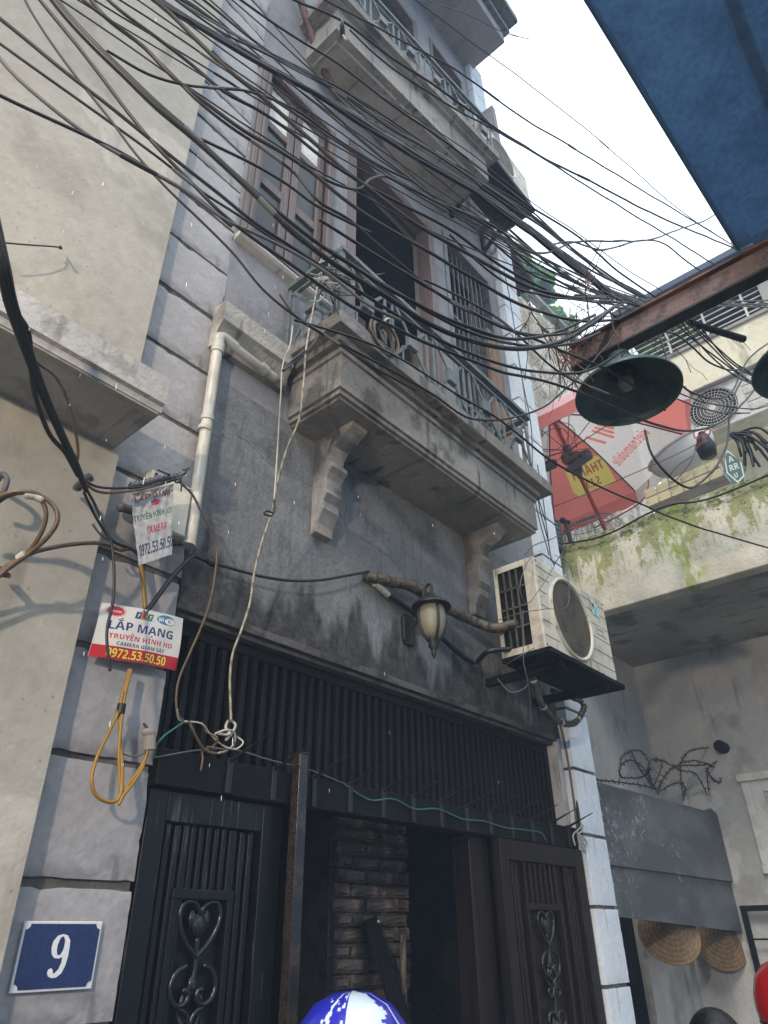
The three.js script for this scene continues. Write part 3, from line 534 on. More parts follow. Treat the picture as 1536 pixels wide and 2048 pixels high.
{ // thin plastic advert on the pilaster, a little bowed
  const W = 0.31, H = 0.175, tex = sheet(1024, 580, (x, w, h) => {
    x.fillStyle = '#cfcdc6'; x.fillRect(0, 0, w, h);
    x.fillStyle = '#b3161f'; x.fillRect(0, h * 0.775, w, h * 0.225);
    x.save(); x.translate(w * 0.165, h * 0.125); x.fillStyle = '#c01f2c'; x.beginPath(); for (let i = 0; i < 40; i++) { const q = i / 40 * 6.283, r = i % 2 ? 0.68 : 1; x.lineTo(Math.cos(q) * w * 0.125 * r, Math.sin(q) * h * 0.115 * r); } x.closePath(); x.fill();
    x.fillStyle = '#f0d8d4'; x.font = 'bold 34px sans-serif'; x.textAlign = 'center'; x.fillText('CAMERA', 0, 13); x.restore();
    const cells = [['#263a66', 'F'], ['#c5502c', 'P'], ['#1d7a45', 'T']];
    cells.forEach(([c, l], i) => { const x0 = w * (0.375 + i * 0.072), y0 = h * 0.075; x.fillStyle = c; x.beginPath(); x.moveTo(x0 + 18, y0); x.lineTo(x0 + 86, y0); x.lineTo(x0 + 68, y0 + 78); x.lineTo(x0, y0 + 78); x.closePath(); x.fill(); x.fillStyle = '#e8e6e2'; x.font = 'italic bold 56px sans-serif'; x.textAlign = 'center'; x.fillText(l, x0 + 42, y0 + 60); });
    x.fillStyle = '#1d7a45'; x.beginPath(); x.arc(w * 0.607, h * 0.2, 5, 0, 7); x.fill();
    x.fillStyle = '#3f7a96'; x.beginPath(); x.ellipse(w * 0.76, h * 0.13, 118, 56, 0, 0, 7); x.fill();
    x.fillStyle = '#1c2a36'; x.beginPath(); x.ellipse(w * 0.81, h * 0.15, 76, 42, 0, 0, 7); x.fill(); x.fillStyle = '#d8dcd8'; x.beginPath(); x.ellipse(w * 0.812, h * 0.148, 70, 36, 0, 0, 7); x.fill();
    x.font = 'bold 58px sans-serif'; x.fillStyle = '#dfe6e8'; x.textAlign = 'left'; x.fillText('Wi', w * 0.665, h * 0.165); x.fillStyle = '#1c2a36'; x.fillText('Fi', w * 0.785, h * 0.185);
    x.fillStyle = '#1f2460'; x.textAlign = 'center'; accented(x, spell('LAP MANG', { 1: 'ba', 5: 'd' }), w * 0.5, h * 0.465, 126, w * 0.88);
    x.fillStyle = '#b5202b'; accented(x, spell('TRUYEN HINH HD', { 4: 'cg', 8: 'g' }), w * 0.52, h * 0.635, 74, w * 0.76);
    x.fillStyle = '#20264e'; accented(x, spell('CAMERA GIAM SAT', { 9: 'a', 13: 'a' }), w * 0.52, h * 0.748, 52, w * 0.62);
    x.save(); x.translate(w * 0.5, h * 0.965); x.scale(1, 1.12); x.font = 'bold 112px sans-serif'; x.lineWidth = 9; x.strokeStyle = '#7a1518'; x.strokeText('0972.53.50.50', 0, 0, w * 0.94); x.fillStyle = '#e2cf4e'; x.fillText('0972.53.50.50', 0, 0, w * 0.94); x.restore();
    for (let i = 0; i < 900; i++) { x.fillStyle = `rgba(70,64,52,${0.05 + 0.1 * hash(i, 3, 5)})`; x.fillRect(hash(i, 1, 1) * w, hash(i, 2, 1) * h, 2 + 5 * hash(i, 5, 2), 1 + 3 * hash(i, 7, 2)); }
  });
  const t = thing('advert_sign', V(1.08, 2.47, 0.05), 'white and red plastic advert with a phone number, tied above the yellow cable loops', 'advert');
  const A = oZ(203, 1205, 0.045), B = oZ(367, 1237, 0.06), C = oZ(350, 1341, 0.04), D = oZ(176, 1312, 0.03);
  const grid = (nu, nv, off) => { const g = new THREE.PlaneGeometry(1, 1, nu, nv), p = g.attributes.position; for (let i = 0; i < p.count; i++) { const u = p.getX(i) + 0.5, v = 0.5 - p.getY(i); const q = A.clone().lerp(B, u).lerp(D.clone().lerp(C, u), v); q.z += 0.014 * Math.sin(Math.PI * u) + 0.006 * Math.sin(Math.PI * v * 0.9) + off + 0.0015 * Math.sin(u * 17 + v * 5); p.setXYZ(i, q.x, q.y, q.z); } g.computeVertexNormals(); return g; };
  obj('printed_face', grid(18, 10, 0), std({ map: tex, roughness: 0.38, side: THREE.DoubleSide }), t);
  obj('backing', grid(18, 10, -0.0035), M.white, t);
  obj('tie', tube([oZ(288, 1222, 0.07), oZ(291, 1228, 0.08), oZ(289, 1234, 0.07)], 0.003), M.rubberBrown, t);
}
{ // crumpled clear bag advert hanging from the cables
  const tex = sheet(512, 760, (x, w, h) => {
    x.fillStyle = '#b9bab8'; x.fillRect(0, 0, w, h); x.textAlign = 'center';
    for (let i = 0; i < 240; i++) { x.fillStyle = `rgba(${hash(i, 4, 1) > 0.5 ? '235,238,238' : '120,124,128'},${0.08 + 0.12 * hash(i, 3, 2)})`; x.save(); x.translate(hash(i, 1, 1) * w, hash(i, 2, 1) * h); x.rotate(hash(i, 6, 1) * 6); x.fillRect(0, 0, 10 + 80 * hash(i, 5, 2), 2 + 5 * hash(i, 7, 2)); x.restore(); }
    x.fillStyle = '#8a3340'; x.font = 'bold 84px sans-serif'; accented(x, spell('LAP', { 1: 'ba' }), w * 0.26, h * 0.14, 84, w * 0.36); accented(x, spell('MANG', { 1: 'd' }), w * 0.72, h * 0.14, 84, w * 0.42);
    x.fillStyle = '#a02a38'; x.beginPath(); for (let i = 0; i < 16; i++) { const q = i / 16 * 6.283, r = i % 2 ? 0.6 : 1; x.lineTo(w * 0.56 + Math.cos(q) * 74 * r, h * 0.2 + Math.sin(q) * 46 * r); } x.fill();
    x.fillStyle = '#2c5a3c'; accented(x, spell('TRUYEN HINH HD', { 4: 'cg', 8: 'g' }), w * 0.5, h * 0.41, 66, w * 0.94, 1.4);
    x.fillStyle = '#b02333'; x.save(); x.translate(w * 0.56, h * 0.62); x.scale(1, 1.4); x.font = 'bold 78px sans-serif'; x.fillText('CAMERA', 0, 0, w * 0.52); x.restore();
    x.fillStyle = '#232c50'; x.save(); x.translate(w * 0.53, h * 0.89); x.scale(1, 1.7); x.font = 'bold 96px sans-serif'; x.fillText('0972.53.50.50', 0, 0, w * 0.96); x.restore();
  });
  const t = thing('hanging_bag', V(1.02, 2.85, 0.13), 'crumpled clear plastic bag with a printed advert hung from cables before the junction box', 'plastic bag');
  const A = oZ(259, 988, 0.13), B = oZ(347, 968, 0.15), C = oZ(345, 1108, 0.12), D = oZ(277, 1131, 0.1);
  const g = new THREE.PlaneGeometry(1, 1, 40, 50), p = g.attributes.position;
  for (let i = 0; i < p.count; i++) { const u = p.getX(i) + 0.5, v = 0.5 - p.getY(i); const q = A.clone().lerp(B, u).lerp(D.clone().lerp(C, u), v); const k = 0.0008 + 0.003 * Math.exp(-v * 5); q.z += k * (Math.sin(u * 31 + v * 7) + Math.sin(v * 41 - u * 17)) + 0.014 * (fbm(u * 0.5, v * 0.5, 7, 4, 331) - 0.5); p.setXYZ(i, q.x, q.y, q.z); }
  g.computeVertexNormals();
  obj('printed_film', g, new THREE.MeshPhysicalMaterial({ map: tex, roughness: 0.16, clearcoat: 0.6, transmission: 0.12, side: THREE.DoubleSide }), t);
  const roll = tube([oZ(262, 972, 0.15), oZ(290, 966, 0.155), oZ(320, 958, 0.16), oZ(360, 952, 0.165)], 0.011, { seg: 20, rad: 8 }); const rp = roll.attributes.position;
  for (let i = 0; i < rp.count; i++) rp.setY(i, rp.getY(i) + 0.004 * Math.sin(rp.getX(i) * 400)); obj('rolled_top', roll, std({ color: 0x4a4c4e, roughness: 0.18 }), t);
  obj('tie', [tube([oZ(352, 948, 0.17), oZ(362, 960, 0.18), oZ(352, 966, 0.17)], 0.0035, { closed: true }), ...[[366, 940, 378, 936], [364, 950, 372, 942], [360, 955, 362, 982], [340, 950, 316, 940]].map(([a, b, c, d]) => tube([oZ(a, b, 0.17), oZ((a + c) / 2 + 2, (b + d) / 2 + 1, 0.185), oZ(c, d, 0.19)], 0.0028))], M.rubber, t);
}
const PZ = (l, z) => l.map(([x, y, q]) => oZ(x, y, q ?? z));
const PC = (l, z0, k) => l.map(([x, y]) => oC(x, y, z0, k));
function cable(pts, r, m, label, category = 'cable', group, name = 'cable') { return tag(obj(name, tube(pts, r, { seg: pts.length * 9, rad: 7 }), m), label, category, group); }
{ // brown coiled cable at the left edge, its strap on the wall
  const t = thing('cable_coil', oZ(10, 1140, 0.1), 'loop of dirty brown cable strapped to the beige wall at the left edge', 'cable coil');
  obj('loop', tube(PZ([[-60, 1200, 0.1], [10, 1135, 0.16], [52, 1108, 0.2], [85, 1060, 0.25], [92, 1025, 0.27], [82, 1000, 0.27], [55, 986, 0.26], [20, 990, 0.23], [-15, 1012, 0.2], [-50, 1040, 0.15]]), 0.0062, { seg: 70 }), M.rubberBrown, t);
  obj('loop', tube(PZ([[-60, 1210, 0.12], [14, 1138, 0.17], [62, 1104, 0.22], [100, 1068, 0.27], [115, 1040, 0.29], [110, 1015, 0.29], [85, 993, 0.28], [52, 983, 0.27], [12, 988, 0.24], [-20, 1008, 0.2], [-50, 1030, 0.16]]), 0.0068, { seg: 70 }), M.rubberBrown, t);
  obj('tape', cyl(oZ(38, 1118, 0.185), oZ(52, 1108, 0.205), 0.013, 0.013, 12), M.pvc, t);
  obj('tape', tube(PZ([[55, 990, 0.265], [70, 992, 0.27], [82, 998, 0.275]]), 0.0115), M.pvc, t);
  obj('strap', tube(PZ([[-4, 960, 0.1], [6, 948, 0.15], [14, 958, 0.16], [6, 985, 0.15], [-6, 1000, 0.12]]), 0.008), M.rubberGrey, t);
  obj('clamp', bar(oZ(-3, 1135, 0.1), oZ(14, 1152, 0.16), 0.02, 0.012), M.rust, t);
}
cable(PZ([[18, 1136, 0.17], [60, 1108, 0.2], [100, 1096, 0.2], [150, 1088, 0.19], [195, 1086, 0.16], [222, 1092, 0.13], [240, 1100, 0.1], [262, 1098, 0.075], [278, 1110, 0.05]]), 0.0065, M.rubberBrown, 'dirty brown cable running right from the coil to behind the hanging bag');
cable(PZ([[186, 1050, 0.14], [200, 1068, 0.13], [225, 1084, 0.11], [262, 1100, 0.06]]), 0.0035, M.rubberBrown, 'short frayed cable end sticking up left of the hanging bag');
{ // yellow service cable with its drip loops
  const t = thing('yellow_cable', oZ(240, 1420, 0.06), 'yellow cable hanging in two long loops from the advert to a taped connector', 'cable');
  obj('strand', tube(PZ([[278, 1110, 0.05], [287, 1170, 0.05], [290, 1215, 0.05]]), 0.0075), M.yellow, t);
  obj('strand', tube(PZ([[258, 1340, 0.045], [248, 1385, 0.05], [240, 1425, 0.05], [240, 1480, 0.06], [244, 1530, 0.07], [242, 1585, 0.075], [232, 1602, 0.075], [210, 1602, 0.075], [190, 1588, 0.075], [183, 1560, 0.075], [192, 1520, 0.065], [215, 1470, 0.055], [236, 1425, 0.055], [246, 1385, 0.055]]), 0.0052, { seg: 90 }), M.yellow, t);
  obj('strand', tube(PZ([[262, 1340, 0.05], [250, 1390, 0.055], [243, 1440, 0.06], [238, 1500, 0.065], [240, 1560, 0.07], [245, 1590, 0.075], [256, 1570, 0.07], [275, 1545, 0.06], [293, 1510, 0.055], [297, 1495, 0.05]]), 0.005, { seg: 80 }), M.yellow, t);
  obj('strand', tube(PZ([[238, 1608, 0.08], [246, 1592, 0.08], [262, 1572, 0.075], [285, 1535, 0.06], [296, 1498, 0.055]]), 0.0048), M.yellow, t);
  obj('tie', cyl(oZ(244, 1408, 0.053), oZ(240, 1428, 0.053), 0.013, 0.013, 10), M.black, t);
  const c = obj('connector', [cyl(oZ(299, 1500, 0.05), oZ(299, 1466, 0.05), 0.019, 0.019, 14), ball(oZ(297, 1466, 0.05), 0.021, 1, 0.7, 1)], plaster(0xb0aaa0, 0x8a847a, 0x37332f, { seed: 341, grime: 0.6, size: 0.12 }), t);
  obj('wall_hook', tube(PZ([[290, 1452, 0.01], [288, 1448, 0.035], [294, 1455, 0.05], [300, 1466, 0.05]]), 0.004), M.rust, c);
}
cable(PZ([[240, 1505, 0.055], [262, 1512, 0.06], [285, 1508, 0.06], [297, 1496, 0.05]]), 0.0028, M.rubberGrey, 'thin grey wire sagging into the taped connector beside the yellow loops');
cable(PZ([[309, 1515, 0.02], [314, 1490, 0.04], [325, 1475, 0.045], [350, 1456, 0.04], [372, 1442, 0.03]]), 0.003, std({ color: 0x1f6b55, roughness: 0.5 }), 'thin green wire curling from the connector to the transom slats');
// downpipe with its elbow under the string course
{
  const t = thing('downpipe', V(1.215, 2.9, 0.045), 'grey plastic downpipe on the wall right of the left pilaster', 'drain pipe');
  obj('pipe', cyl(oZ(378, 1092, 0.045), oZ(436, 690, 0.045), 0.0235, 0.0235, 18), M.pvc, t);
  obj('bend', [tube([oZ(436, 694, 0.045), oZ(438, 678, 0.045), oZ(446, 676, 0.045), oZ(470, 694, 0.045)], 0.026, { seg: 14, rad: 14 }), cyl(oZ(434, 706, 0.045), oZ(437, 688, 0.045), 0.028, 0.028, 16)], M.pvc, t);
  obj('pipe', tube([oZ(455, 684, 0.045), oZ(510, 727, 0.045), oZ(548, 756, 0.045)], 0.0225, { rad: 14 }), M.pvc, t);
  obj('coupling', cyl(oZ(520, 733, 0.045), oZ(532, 744, 0.045), 0.028, 0.028, 16), M.pvc, t);
  for (const [a, b, c, d] of [[414, 842, 415.5, 833], [408, 862, 409.5, 855]]) obj('clip', cyl(oZ(a, b, 0.045), oZ(c, d, 0.045), 0.0275, 0.0275, 16), M.pvc, t);
  obj('rim', cyl(oZ(377, 1092, 0.045), oZ(378.5, 1086, 0.045), 0.0265, 0.0265, 16), M.pvc, t);
}
{ // armoured feed: from the advert up to the pipe's foot, a joint, then along to the wall lamp pipes
  cable(PZ([[290, 1228, 0.06], [312, 1198, 0.06], [340, 1160, 0.05], [365, 1132, 0.045], [388, 1112, 0.04], [402, 1117, 0.04], [428, 1128, 0.035]]), 0.0085, M.rubber, 'black taped cable rising from the advert to the foot of the downpipe');
  const t = cable(PZ([[420, 1125, 0.045], [450, 1133, 0.05], [520, 1152, 0.055], [580, 1161, 0.06], [640, 1160, 0.06], [700, 1150, 0.05], [738, 1143, 0.03]]), 0.0062, M.rubber, 'black cable along the wall between the downpipe and the lagged pipes');
  obj('splice', [ball(oZ(424, 1126, 0.045), 0.015, 1.5, 1, 1), cyl(oZ(414, 1122, 0.045), oZ(432, 1129, 0.045), 0.011, 0.011, 10)], M.rubber, t);
  cable(PZ([[346, 1090, 0.03], [360, 1090, 0.035], [372, 1084, 0.04], [386, 1082, 0.045], [389, 1095, 0.04], [388, 1112, 0.04]]), 0.004, M.rubber, 'short black wire from the junction box into the downpipe foot');
}
// ---------------------------------------------------------------- wall lantern
{
  const cx = 2.515, cz = 0.155, t = thing('wall_lantern', V(2.5, 2.93, 0), 'old black carriage lantern with milky glass on the wall beside the air conditioner', 'wall lamp');
  const iron = metal(0x1c2120, 0x121514, { seed: 351, rough: 0.5, size: 0.1 });
  obj('back_plate', [slabZ([[2.465, 2.87], [2.485, 2.852], [2.535, 2.852], [2.555, 2.87], [2.555, 2.99], [2.535, 3.008], [2.485, 3.008], [2.465, 2.99]], 0, 0.022, 0.004)], iron, t);
  obj('arm', tube([V(2.51, 2.93, 0.02), V(2.508, 2.965, 0.075), V(2.51, 3.03, 0.1), V(2.512, 3.105, 0.118), V(2.514, 3.135, 0.14), V(2.515, 3.125, 0.162), V(2.515, 3.1, 0.16), V(2.515, 3.075, 0.155)], 0.0075, { seg: 40 }), iron, t);
  const at = (g) => g.translate(0, -3.1, 0).scale(1.22, 1.12, 1.22).translate(cx, 3.1, cz);
  obj('cap', at(lathe([[0.001, 3.09], [0.012, 3.086], [0.018, 3.07], [0.03, 3.062], [0.05, 3.052], [0.075, 3.03], [0.079, 3.022], [0.076, 3.016], [0.05, 3.024], [0.001, 3.03]])), iron, t);
  obj('glass', at(lathe([[0.046, 3.022], [0.052, 3.0], [0.054, 2.97], [0.049, 2.93], [0.038, 2.898], [0.022, 2.875], [0.001, 2.872]])), new THREE.MeshPhysicalMaterial({ color: 0x99947c, roughness: 0.5, transmission: 0.3 }), t);
  for (let k = 0; k < 4; k++) { const a = k * Math.PI / 2 + 0.5, q = (r, y) => V(cx + r * 1.22 * Math.cos(a), 3.1 + (y - 3.1) * 1.12, cz + r * 1.22 * Math.sin(a)); obj('rib', tube([q(0.05, 3.02), q(0.057, 2.99), q(0.058, 2.96), q(0.051, 2.92), q(0.036, 2.886), q(0.018, 2.866)], 0.0065), iron, t); }
  obj('finial', at(lathe([[0.001, 2.885], [0.026, 2.878], [0.028, 2.87], [0.018, 2.858], [0.02, 2.842], [0.012, 2.832], [0.009, 2.82], [0.011, 2.812], [0.006, 2.8], [0.001, 2.788]])), iron, t);
}
{ // lagged refrigerant pipe and its companions
  const lag = metal(0x544d42, 0x2c2924, { seed: 361, rough: 0.6, bump: 0.008, size: 0.16 });
  const t = thing('lagged_pipe', oZ(742, 1152, 0.03), 'thick grimy tape-wrapped pipe from the wall across to the air conditioner', 'pipe');
  const path = [V(2.2, 3.115, -0.02), ...PZ([[752, 1156, 0.05], [780, 1164, 0.06], [815, 1170, 0.065], [848, 1188, 0.07], [880, 1210, 0.07], [915, 1228, 0.08], [948, 1243, 0.11]]), V(3.0, 3.035, 0.2), V(3.06, 3.05, 0.29)];
  obj('wrapping', tube(path, 0.0255, { seg: 90, rad: 12 }), lag, t);
  const c = new THREE.CatmullRomCurve3(path, false, 'centripetal');
  for (let k = 0; k < 15; k++) { const u = 0.06 + k * 0.061 + rr(-0.015, 0.015), a = c.getPoint(u), b = c.getPoint(u + 0.008 + rnd() * 0.016); obj('tape_band', cyl(a, b, 0.0275, 0.0275, 12), rnd() > 0.4 ? lag : M.rubberBrown, t); }
  const u = thing('conduit_pipe', oZ(760, 1180, 0.03), 'thin pipe with a pale sleeve branching down behind the wall lantern', 'pipe');
  obj('sleeve', cyl(oZ(750, 1166, 0.035), oZ(776, 1190, 0.03), 0.018, 0.016, 12), M.pvc, u);
  obj('pipe', tube([...PZ([[770, 1184, 0.032], [800, 1206, 0.03], [830, 1228, 0.03], [870, 1262, 0.03], [910, 1300, 0.035], [950, 1325, 0.06]]), V(2.98, 2.91, 0.16), V(3.05, 2.92, 0.25)], 0.0135, { seg: 50, rad: 10 }), M.rubber, u);
}
// ---------------------------------------------------------------- outdoor unit beside the door
function acUnit(t, x0, x1, y0, y1, z0, z1, dark) {
  const fx = x0 + (x1 - x0) * 0.42, fy = (y0 + y1) / 2, r = (y1 - y0) * 0.43;
  const fin = M.acFin;
  const face = new THREE.Shape([[x0, y0], [x1, y0], [x1, y1], [x0, y1]].map(([x, y]) => new THREE.Vector2(x, y)));
  const hole = new THREE.Path(); hole.absarc(fx, fy, r, 0, Math.PI * 2, true); face.holes.push(hole);
  const ex = new THREE.ExtrudeGeometry(face, { depth: 0.012, bevelEnabled: true, bevelSize: 0.008, bevelThickness: 0.008, bevelSegments: 2, bevelOffset: -0.008, curveSegments: 40 }); ex.translate(0, 0, z1 - 0.02);
  obj('front_panel', uvBox(ex), M.acCase, t);
  obj('casing', [bx(x0 + 0.03, x1, y1 - 0.008, y1, z0, z1 - 0.02, 0.003), bx(x1 - 0.006, x1, y0 + 0.01, y1 - 0.01, z0, z1 - 0.02), bx(x0 + 0.01, x1, y0, y0 + 0.008, z0, z1 - 0.02), bx(x0, x0 + 0.006, y0, y1, z1 - 0.07, z1 - 0.018, 0.002), bx(x0, x0 + 0.006, y0, y0 + 0.035, z0 + 0.02, z1 - 0.07), bx(x0, x0 + 0.006, y1 - 0.035, y1, z0 + 0.02, z1 - 0.07), bx(x0, x0 + 0.006, y0, y1, z0, z0 + 0.022)], M.acCase, t);
  obj('interior', bx(x0 + 0.018, x1 - 0.01, y0 + 0.01, y1 - 0.01, z0 + 0.005, z1 - 0.08), M.char, t);
  for (let k = 1; k < 4; k++) obj('grille_bar', bx(x0 + 0.002, x0 + 0.012, y0 + 0.035, y1 - 0.035, z0 + 0.02 + k * (z1 - z0 - 0.1) / 4 - 0.004, z0 + 0.02 + k * (z1 - z0 - 0.1) / 4 + 0.004), dark ? M.dark : fin, t);
  for (let k = 1; k < 4; k++) obj('grille_bar', bx(x0 + 0.002, x0 + 0.012, y0 + 0.035 + k * (y1 - y0 - 0.07) / 4 - 0.004, y0 + 0.035 + k * (y1 - y0 - 0.07) / 4 + 0.004, z0 + 0.02, z1 - 0.07), dark ? M.dark : fin, t);
  const rim = new THREE.TorusGeometry(r + 0.006, 0.012, 8, 60); rim.scale(1, 1, 1.6); rim.translate(fx, fy, z1 - 0.004); obj('fan_ring', keepUV(rim), M.acCase, t);
  for (const [dx, dy] of [[0.02, 0.02], [0.02, y1 - y0 - 0.02], [x1 - x0 - 0.02, 0.02], [x1 - x0 - 0.02, y1 - y0 - 0.02], [(x1 - x0) * 0.78, 0.02]]) obj('screw', cyl(V(x0 + dx, y0 + dy, z1 - 0.002), V(x0 + dx, y0 + dy, z1 + 0.003), 0.005, 0.005, 8), M.rust, t);
  const fan = obj('fan', [cyl(V(fx, fy, z1 - 0.07), V(fx, fy, z1 - 0.03), 0.05, 0.045, 20), ...[0, 1, 2].map((k) => { const b = new THREE.BoxGeometry(r * 0.85, 0.13, 0.004, 6, 1, 1); b.translate(r * 0.5, 0, 0); b.rotateX(0.5); b.rotateZ(k * 2.094); b.translate(fx, fy, z1 - 0.055); return uvBox(b); })], M.char, t);
  const gm = metal(0x6b6558, 0x4c473d, { seed: 371, rough: 0.6, size: 0.3 });
  for (let k = -16; k <= 16; k++) { const y = fy + k * r / 16.6, hw = Math.sqrt(Math.max(0, r * r - (y - fy) ** 2)); if (hw > 0.02) obj('fan_wire', bx(fx - hw, fx + hw, y - 0.0034, y + 0.0034, z1 - 0.01, z1 + 0.002), gm, t); }
  for (let k = -3; k <= 3; k++) { const x = fx + k * r / 3.6, hh = Math.sqrt(r * r - (x - fx) ** 2); obj('fan_wire', bx(x - 0.002, x + 0.002, fy - hh, fy + hh, z1 - 0.009, z1 - 0.005), gm, t); }
  for (const y of [0.14, 0.3, 0.46, 0.62, 0.78, 0.9]) { const yy = y0 + (y1 - y0) * y, hw = Math.abs(yy - fy) < r + 0.02 ? Math.sqrt((r + 0.03) ** 2 - Math.min((yy - fy) ** 2, (r + 0.03) ** 2)) : 0; obj('face_groove', [bx(fx + hw + 0.01, x1 - 0.012, yy - 0.0018, yy + 0.0018, z1 - 0.002, z1 + 0.0012), ...(hw && fx - hw - 0.01 > x0 + 0.02 ? [bx(x0 + 0.015, fx - hw - 0.01, yy - 0.0018, yy + 0.0018, z1 - 0.002, z1 + 0.0012)] : [])], M.rubberGrey, t); }
}
{
  const x0 = 3.05, x1 = 3.885, y0 = 2.88, y1 = 3.395, z0 = 0.2, z1 = 0.455;
  const t = thing('air_conditioner', V(3.45, y0, z0), 'cream outdoor air conditioner unit on wall brackets under the balcony, fan facing out', 'air conditioner');
  acUnit(t, x0, x1, y0, y1, z0, z1);
  const lg = sheet(128, 128, (x) => { x.fillStyle = '#c5c1b2'; x.fillRect(0, 0, 128, 128); x.fillStyle = '#3fb4d8'; x.beginPath(); x.moveTo(36, 122); x.lineTo(76, 30); x.lineTo(124, 30); x.lineTo(88, 122); x.fill(); x.fillStyle = '#1a2024'; x.beginPath(); x.moveTo(4, 18); x.lineTo(66, 18); x.lineTo(36, 84); x.fill(); });
  const l2 = sheet(256, 96, (x) => { x.fillStyle = '#c5c1b2'; x.fillRect(0, 0, 256, 96); x.fillStyle = '#2fa0b4'; x.fillRect(6, 20, 18, 34); x.fillStyle = '#1c2224'; x.font = 'bold 46px sans-serif'; x.fillText('DAIKIN', 30, 54, 180); x.font = 'bold 26px sans-serif'; x.fillText('R32', 130, 88); });
  obj('badge', new THREE.PlaneGeometry(0.085, 0.085).translate(3.74, 3.305, z1 + 0.003), std({ map: lg, roughness: 0.4 }), t);
  obj('badge', new THREE.PlaneGeometry(0.12, 0.05).translate(3.775, 3.17, z1 + 0.003), std({ map: l2, roughness: 0.4 }), t);
  obj('base_tray', [bx(x0 - 0.01, x1 + 0.02, y0 - 0.03, y0 - 0.002, z0, z1 + 0.03, 0.004), bx(x0 + 0.08, x1 - 0.1, y0 - 0.05, y0 - 0.03, z0 + 0.03, z1 - 0.02, 0.006)], M.char, t);
  for (const x of [3.2, 3.7]) obj('wall_bracket', bx(x - 0.018, x + 0.018, y0 - 0.075, y0 - 0.03, 0, z1 + 0.01, 0.003), M.char, t);
  const h = thing('drain_hose', V(3.3, 2.7, 0.2), 'ribbed tape-wrapped hose looping under the air conditioner', 'hose');
  const hp = [V(3.2, 2.87, 0.26), ...PZ([[1072, 1375, 0.25], [1082, 1405, 0.24], [1100, 1430, 0.22], [1125, 1446, 0.19], [1148, 1446, 0.17], [1162, 1430, 0.15], [1167, 1408, 0.14]]), V(3.72, 2.88, 0.12)];
  const hm = metal(0x57503f, 0x343027, { seed: 381, rough: 0.6, size: 0.12, bump: 0.004 });
  obj('hose', tube(hp, 0.017, { seg: 60, rad: 10 }), hm, h);
  const hc = new THREE.CatmullRomCurve3(hp, false, 'centripetal'); for (let k = 0; k < 22; k++) { const u = 0.08 + k * 0.04; obj('rib', cyl(hc.getPoint(u), hc.getPoint(u + 0.012), 0.0195, 0.0195, 10), k % 5 === 0 ? M.pvc : hm, h); }
}
{ // unit beside the second balcony
  const t = thing('air_conditioner', V(3.6, 7.37, 0.1), 'outdoor air conditioner unit high beside the second balcony against the sky', 'air conditioner');
  acUnit(t, 3.18, 3.96, 7.36, 7.8, 0.16, 0.47, true);
  obj('base_tray', bx(3.16, 3.98, 7.3, 7.355, 0.12, 0.49, 0.004), M.dark, t);
  for (const x of [3.3, 3.8]) obj('wall_bracket', [bx(x - 0.02, x + 0.02, 7.25, 7.298, 0, 0.46, 0.003), bx(x - 0.02, x + 0.02, 6.95, 7.25, 0.0, 0.03, 0.003), bar(V(x, 6.98, 0.02), V(x, 7.26, 0.4), 0.03, 0.03)], M.dark, t);
}
{ // square steel post before the left leaf
  const t = thing('steel_post', V(1.8, 0, 0.03), 'wet rusty square steel post standing before the dark left door leaf', 'post');
  const m = metal(0x2c2421, 0x171413, { seed: 391, rough: 0.22, size: 0.4 });
  obj('shaft', bx(1.775, 1.818, 0, 2.225, 0.036, 0.078, 0.003), m, t);
  obj('cap', bx(1.773, 1.82, 2.225, 2.231, 0.034, 0.08, 0.002), m, t);
}
{ // things inside the entrance
  const p = thing('charred_plank', V(2.6, 0.6, -0.4), 'blackened board leaning against the brick pier inside the doorway', 'board');
  const a = oZ(738, 1838, -0.43), b = oZ(838, 2140, -0.3);
  obj('board', bar(b, a, 0.1, 0.02, 0.003, V(0.1, 0, 1)), M.char, p); obj('nail', ball(oZ(757, 1843, -0.415), 0.006), M.white, p);
  const q = thing('wooden_pole', oZ(950, 1900, -0.25), 'reddish wooden pole standing upright in the dark doorway', 'pole');
  obj('pole', cyl(oZ(985, 2200, -0.25), oZ(940, 1690, -0.25), 0.013, 0.012, 12), wood(0x6b4030, 0x4c2c22, { seed: 397, rough: 0.6 }), q); obj('end', ball(oZ(940, 1690, -0.25), 0.0125), M.rust, q);
  const r = thing('charred_pole', oZ(812, 2000, -0.7), 'stripped pale-scarred post just right of the leaning charred board', 'post');
  obj('shaft', cyl(oZ(812, 2300, -0.42), oZ(806, 1870, -0.42), 0.017, 0.014, 10), plaster(0x8b8172, 0x4a443c, 0x1b1a18, { seed: 401, grime: 0.8, size: 0.3 }), r); obj('collar', cyl(oZ(811, 1975, -0.42), oZ(811, 1966, -0.42), 0.02, 0.02, 10), M.rust, r);
}
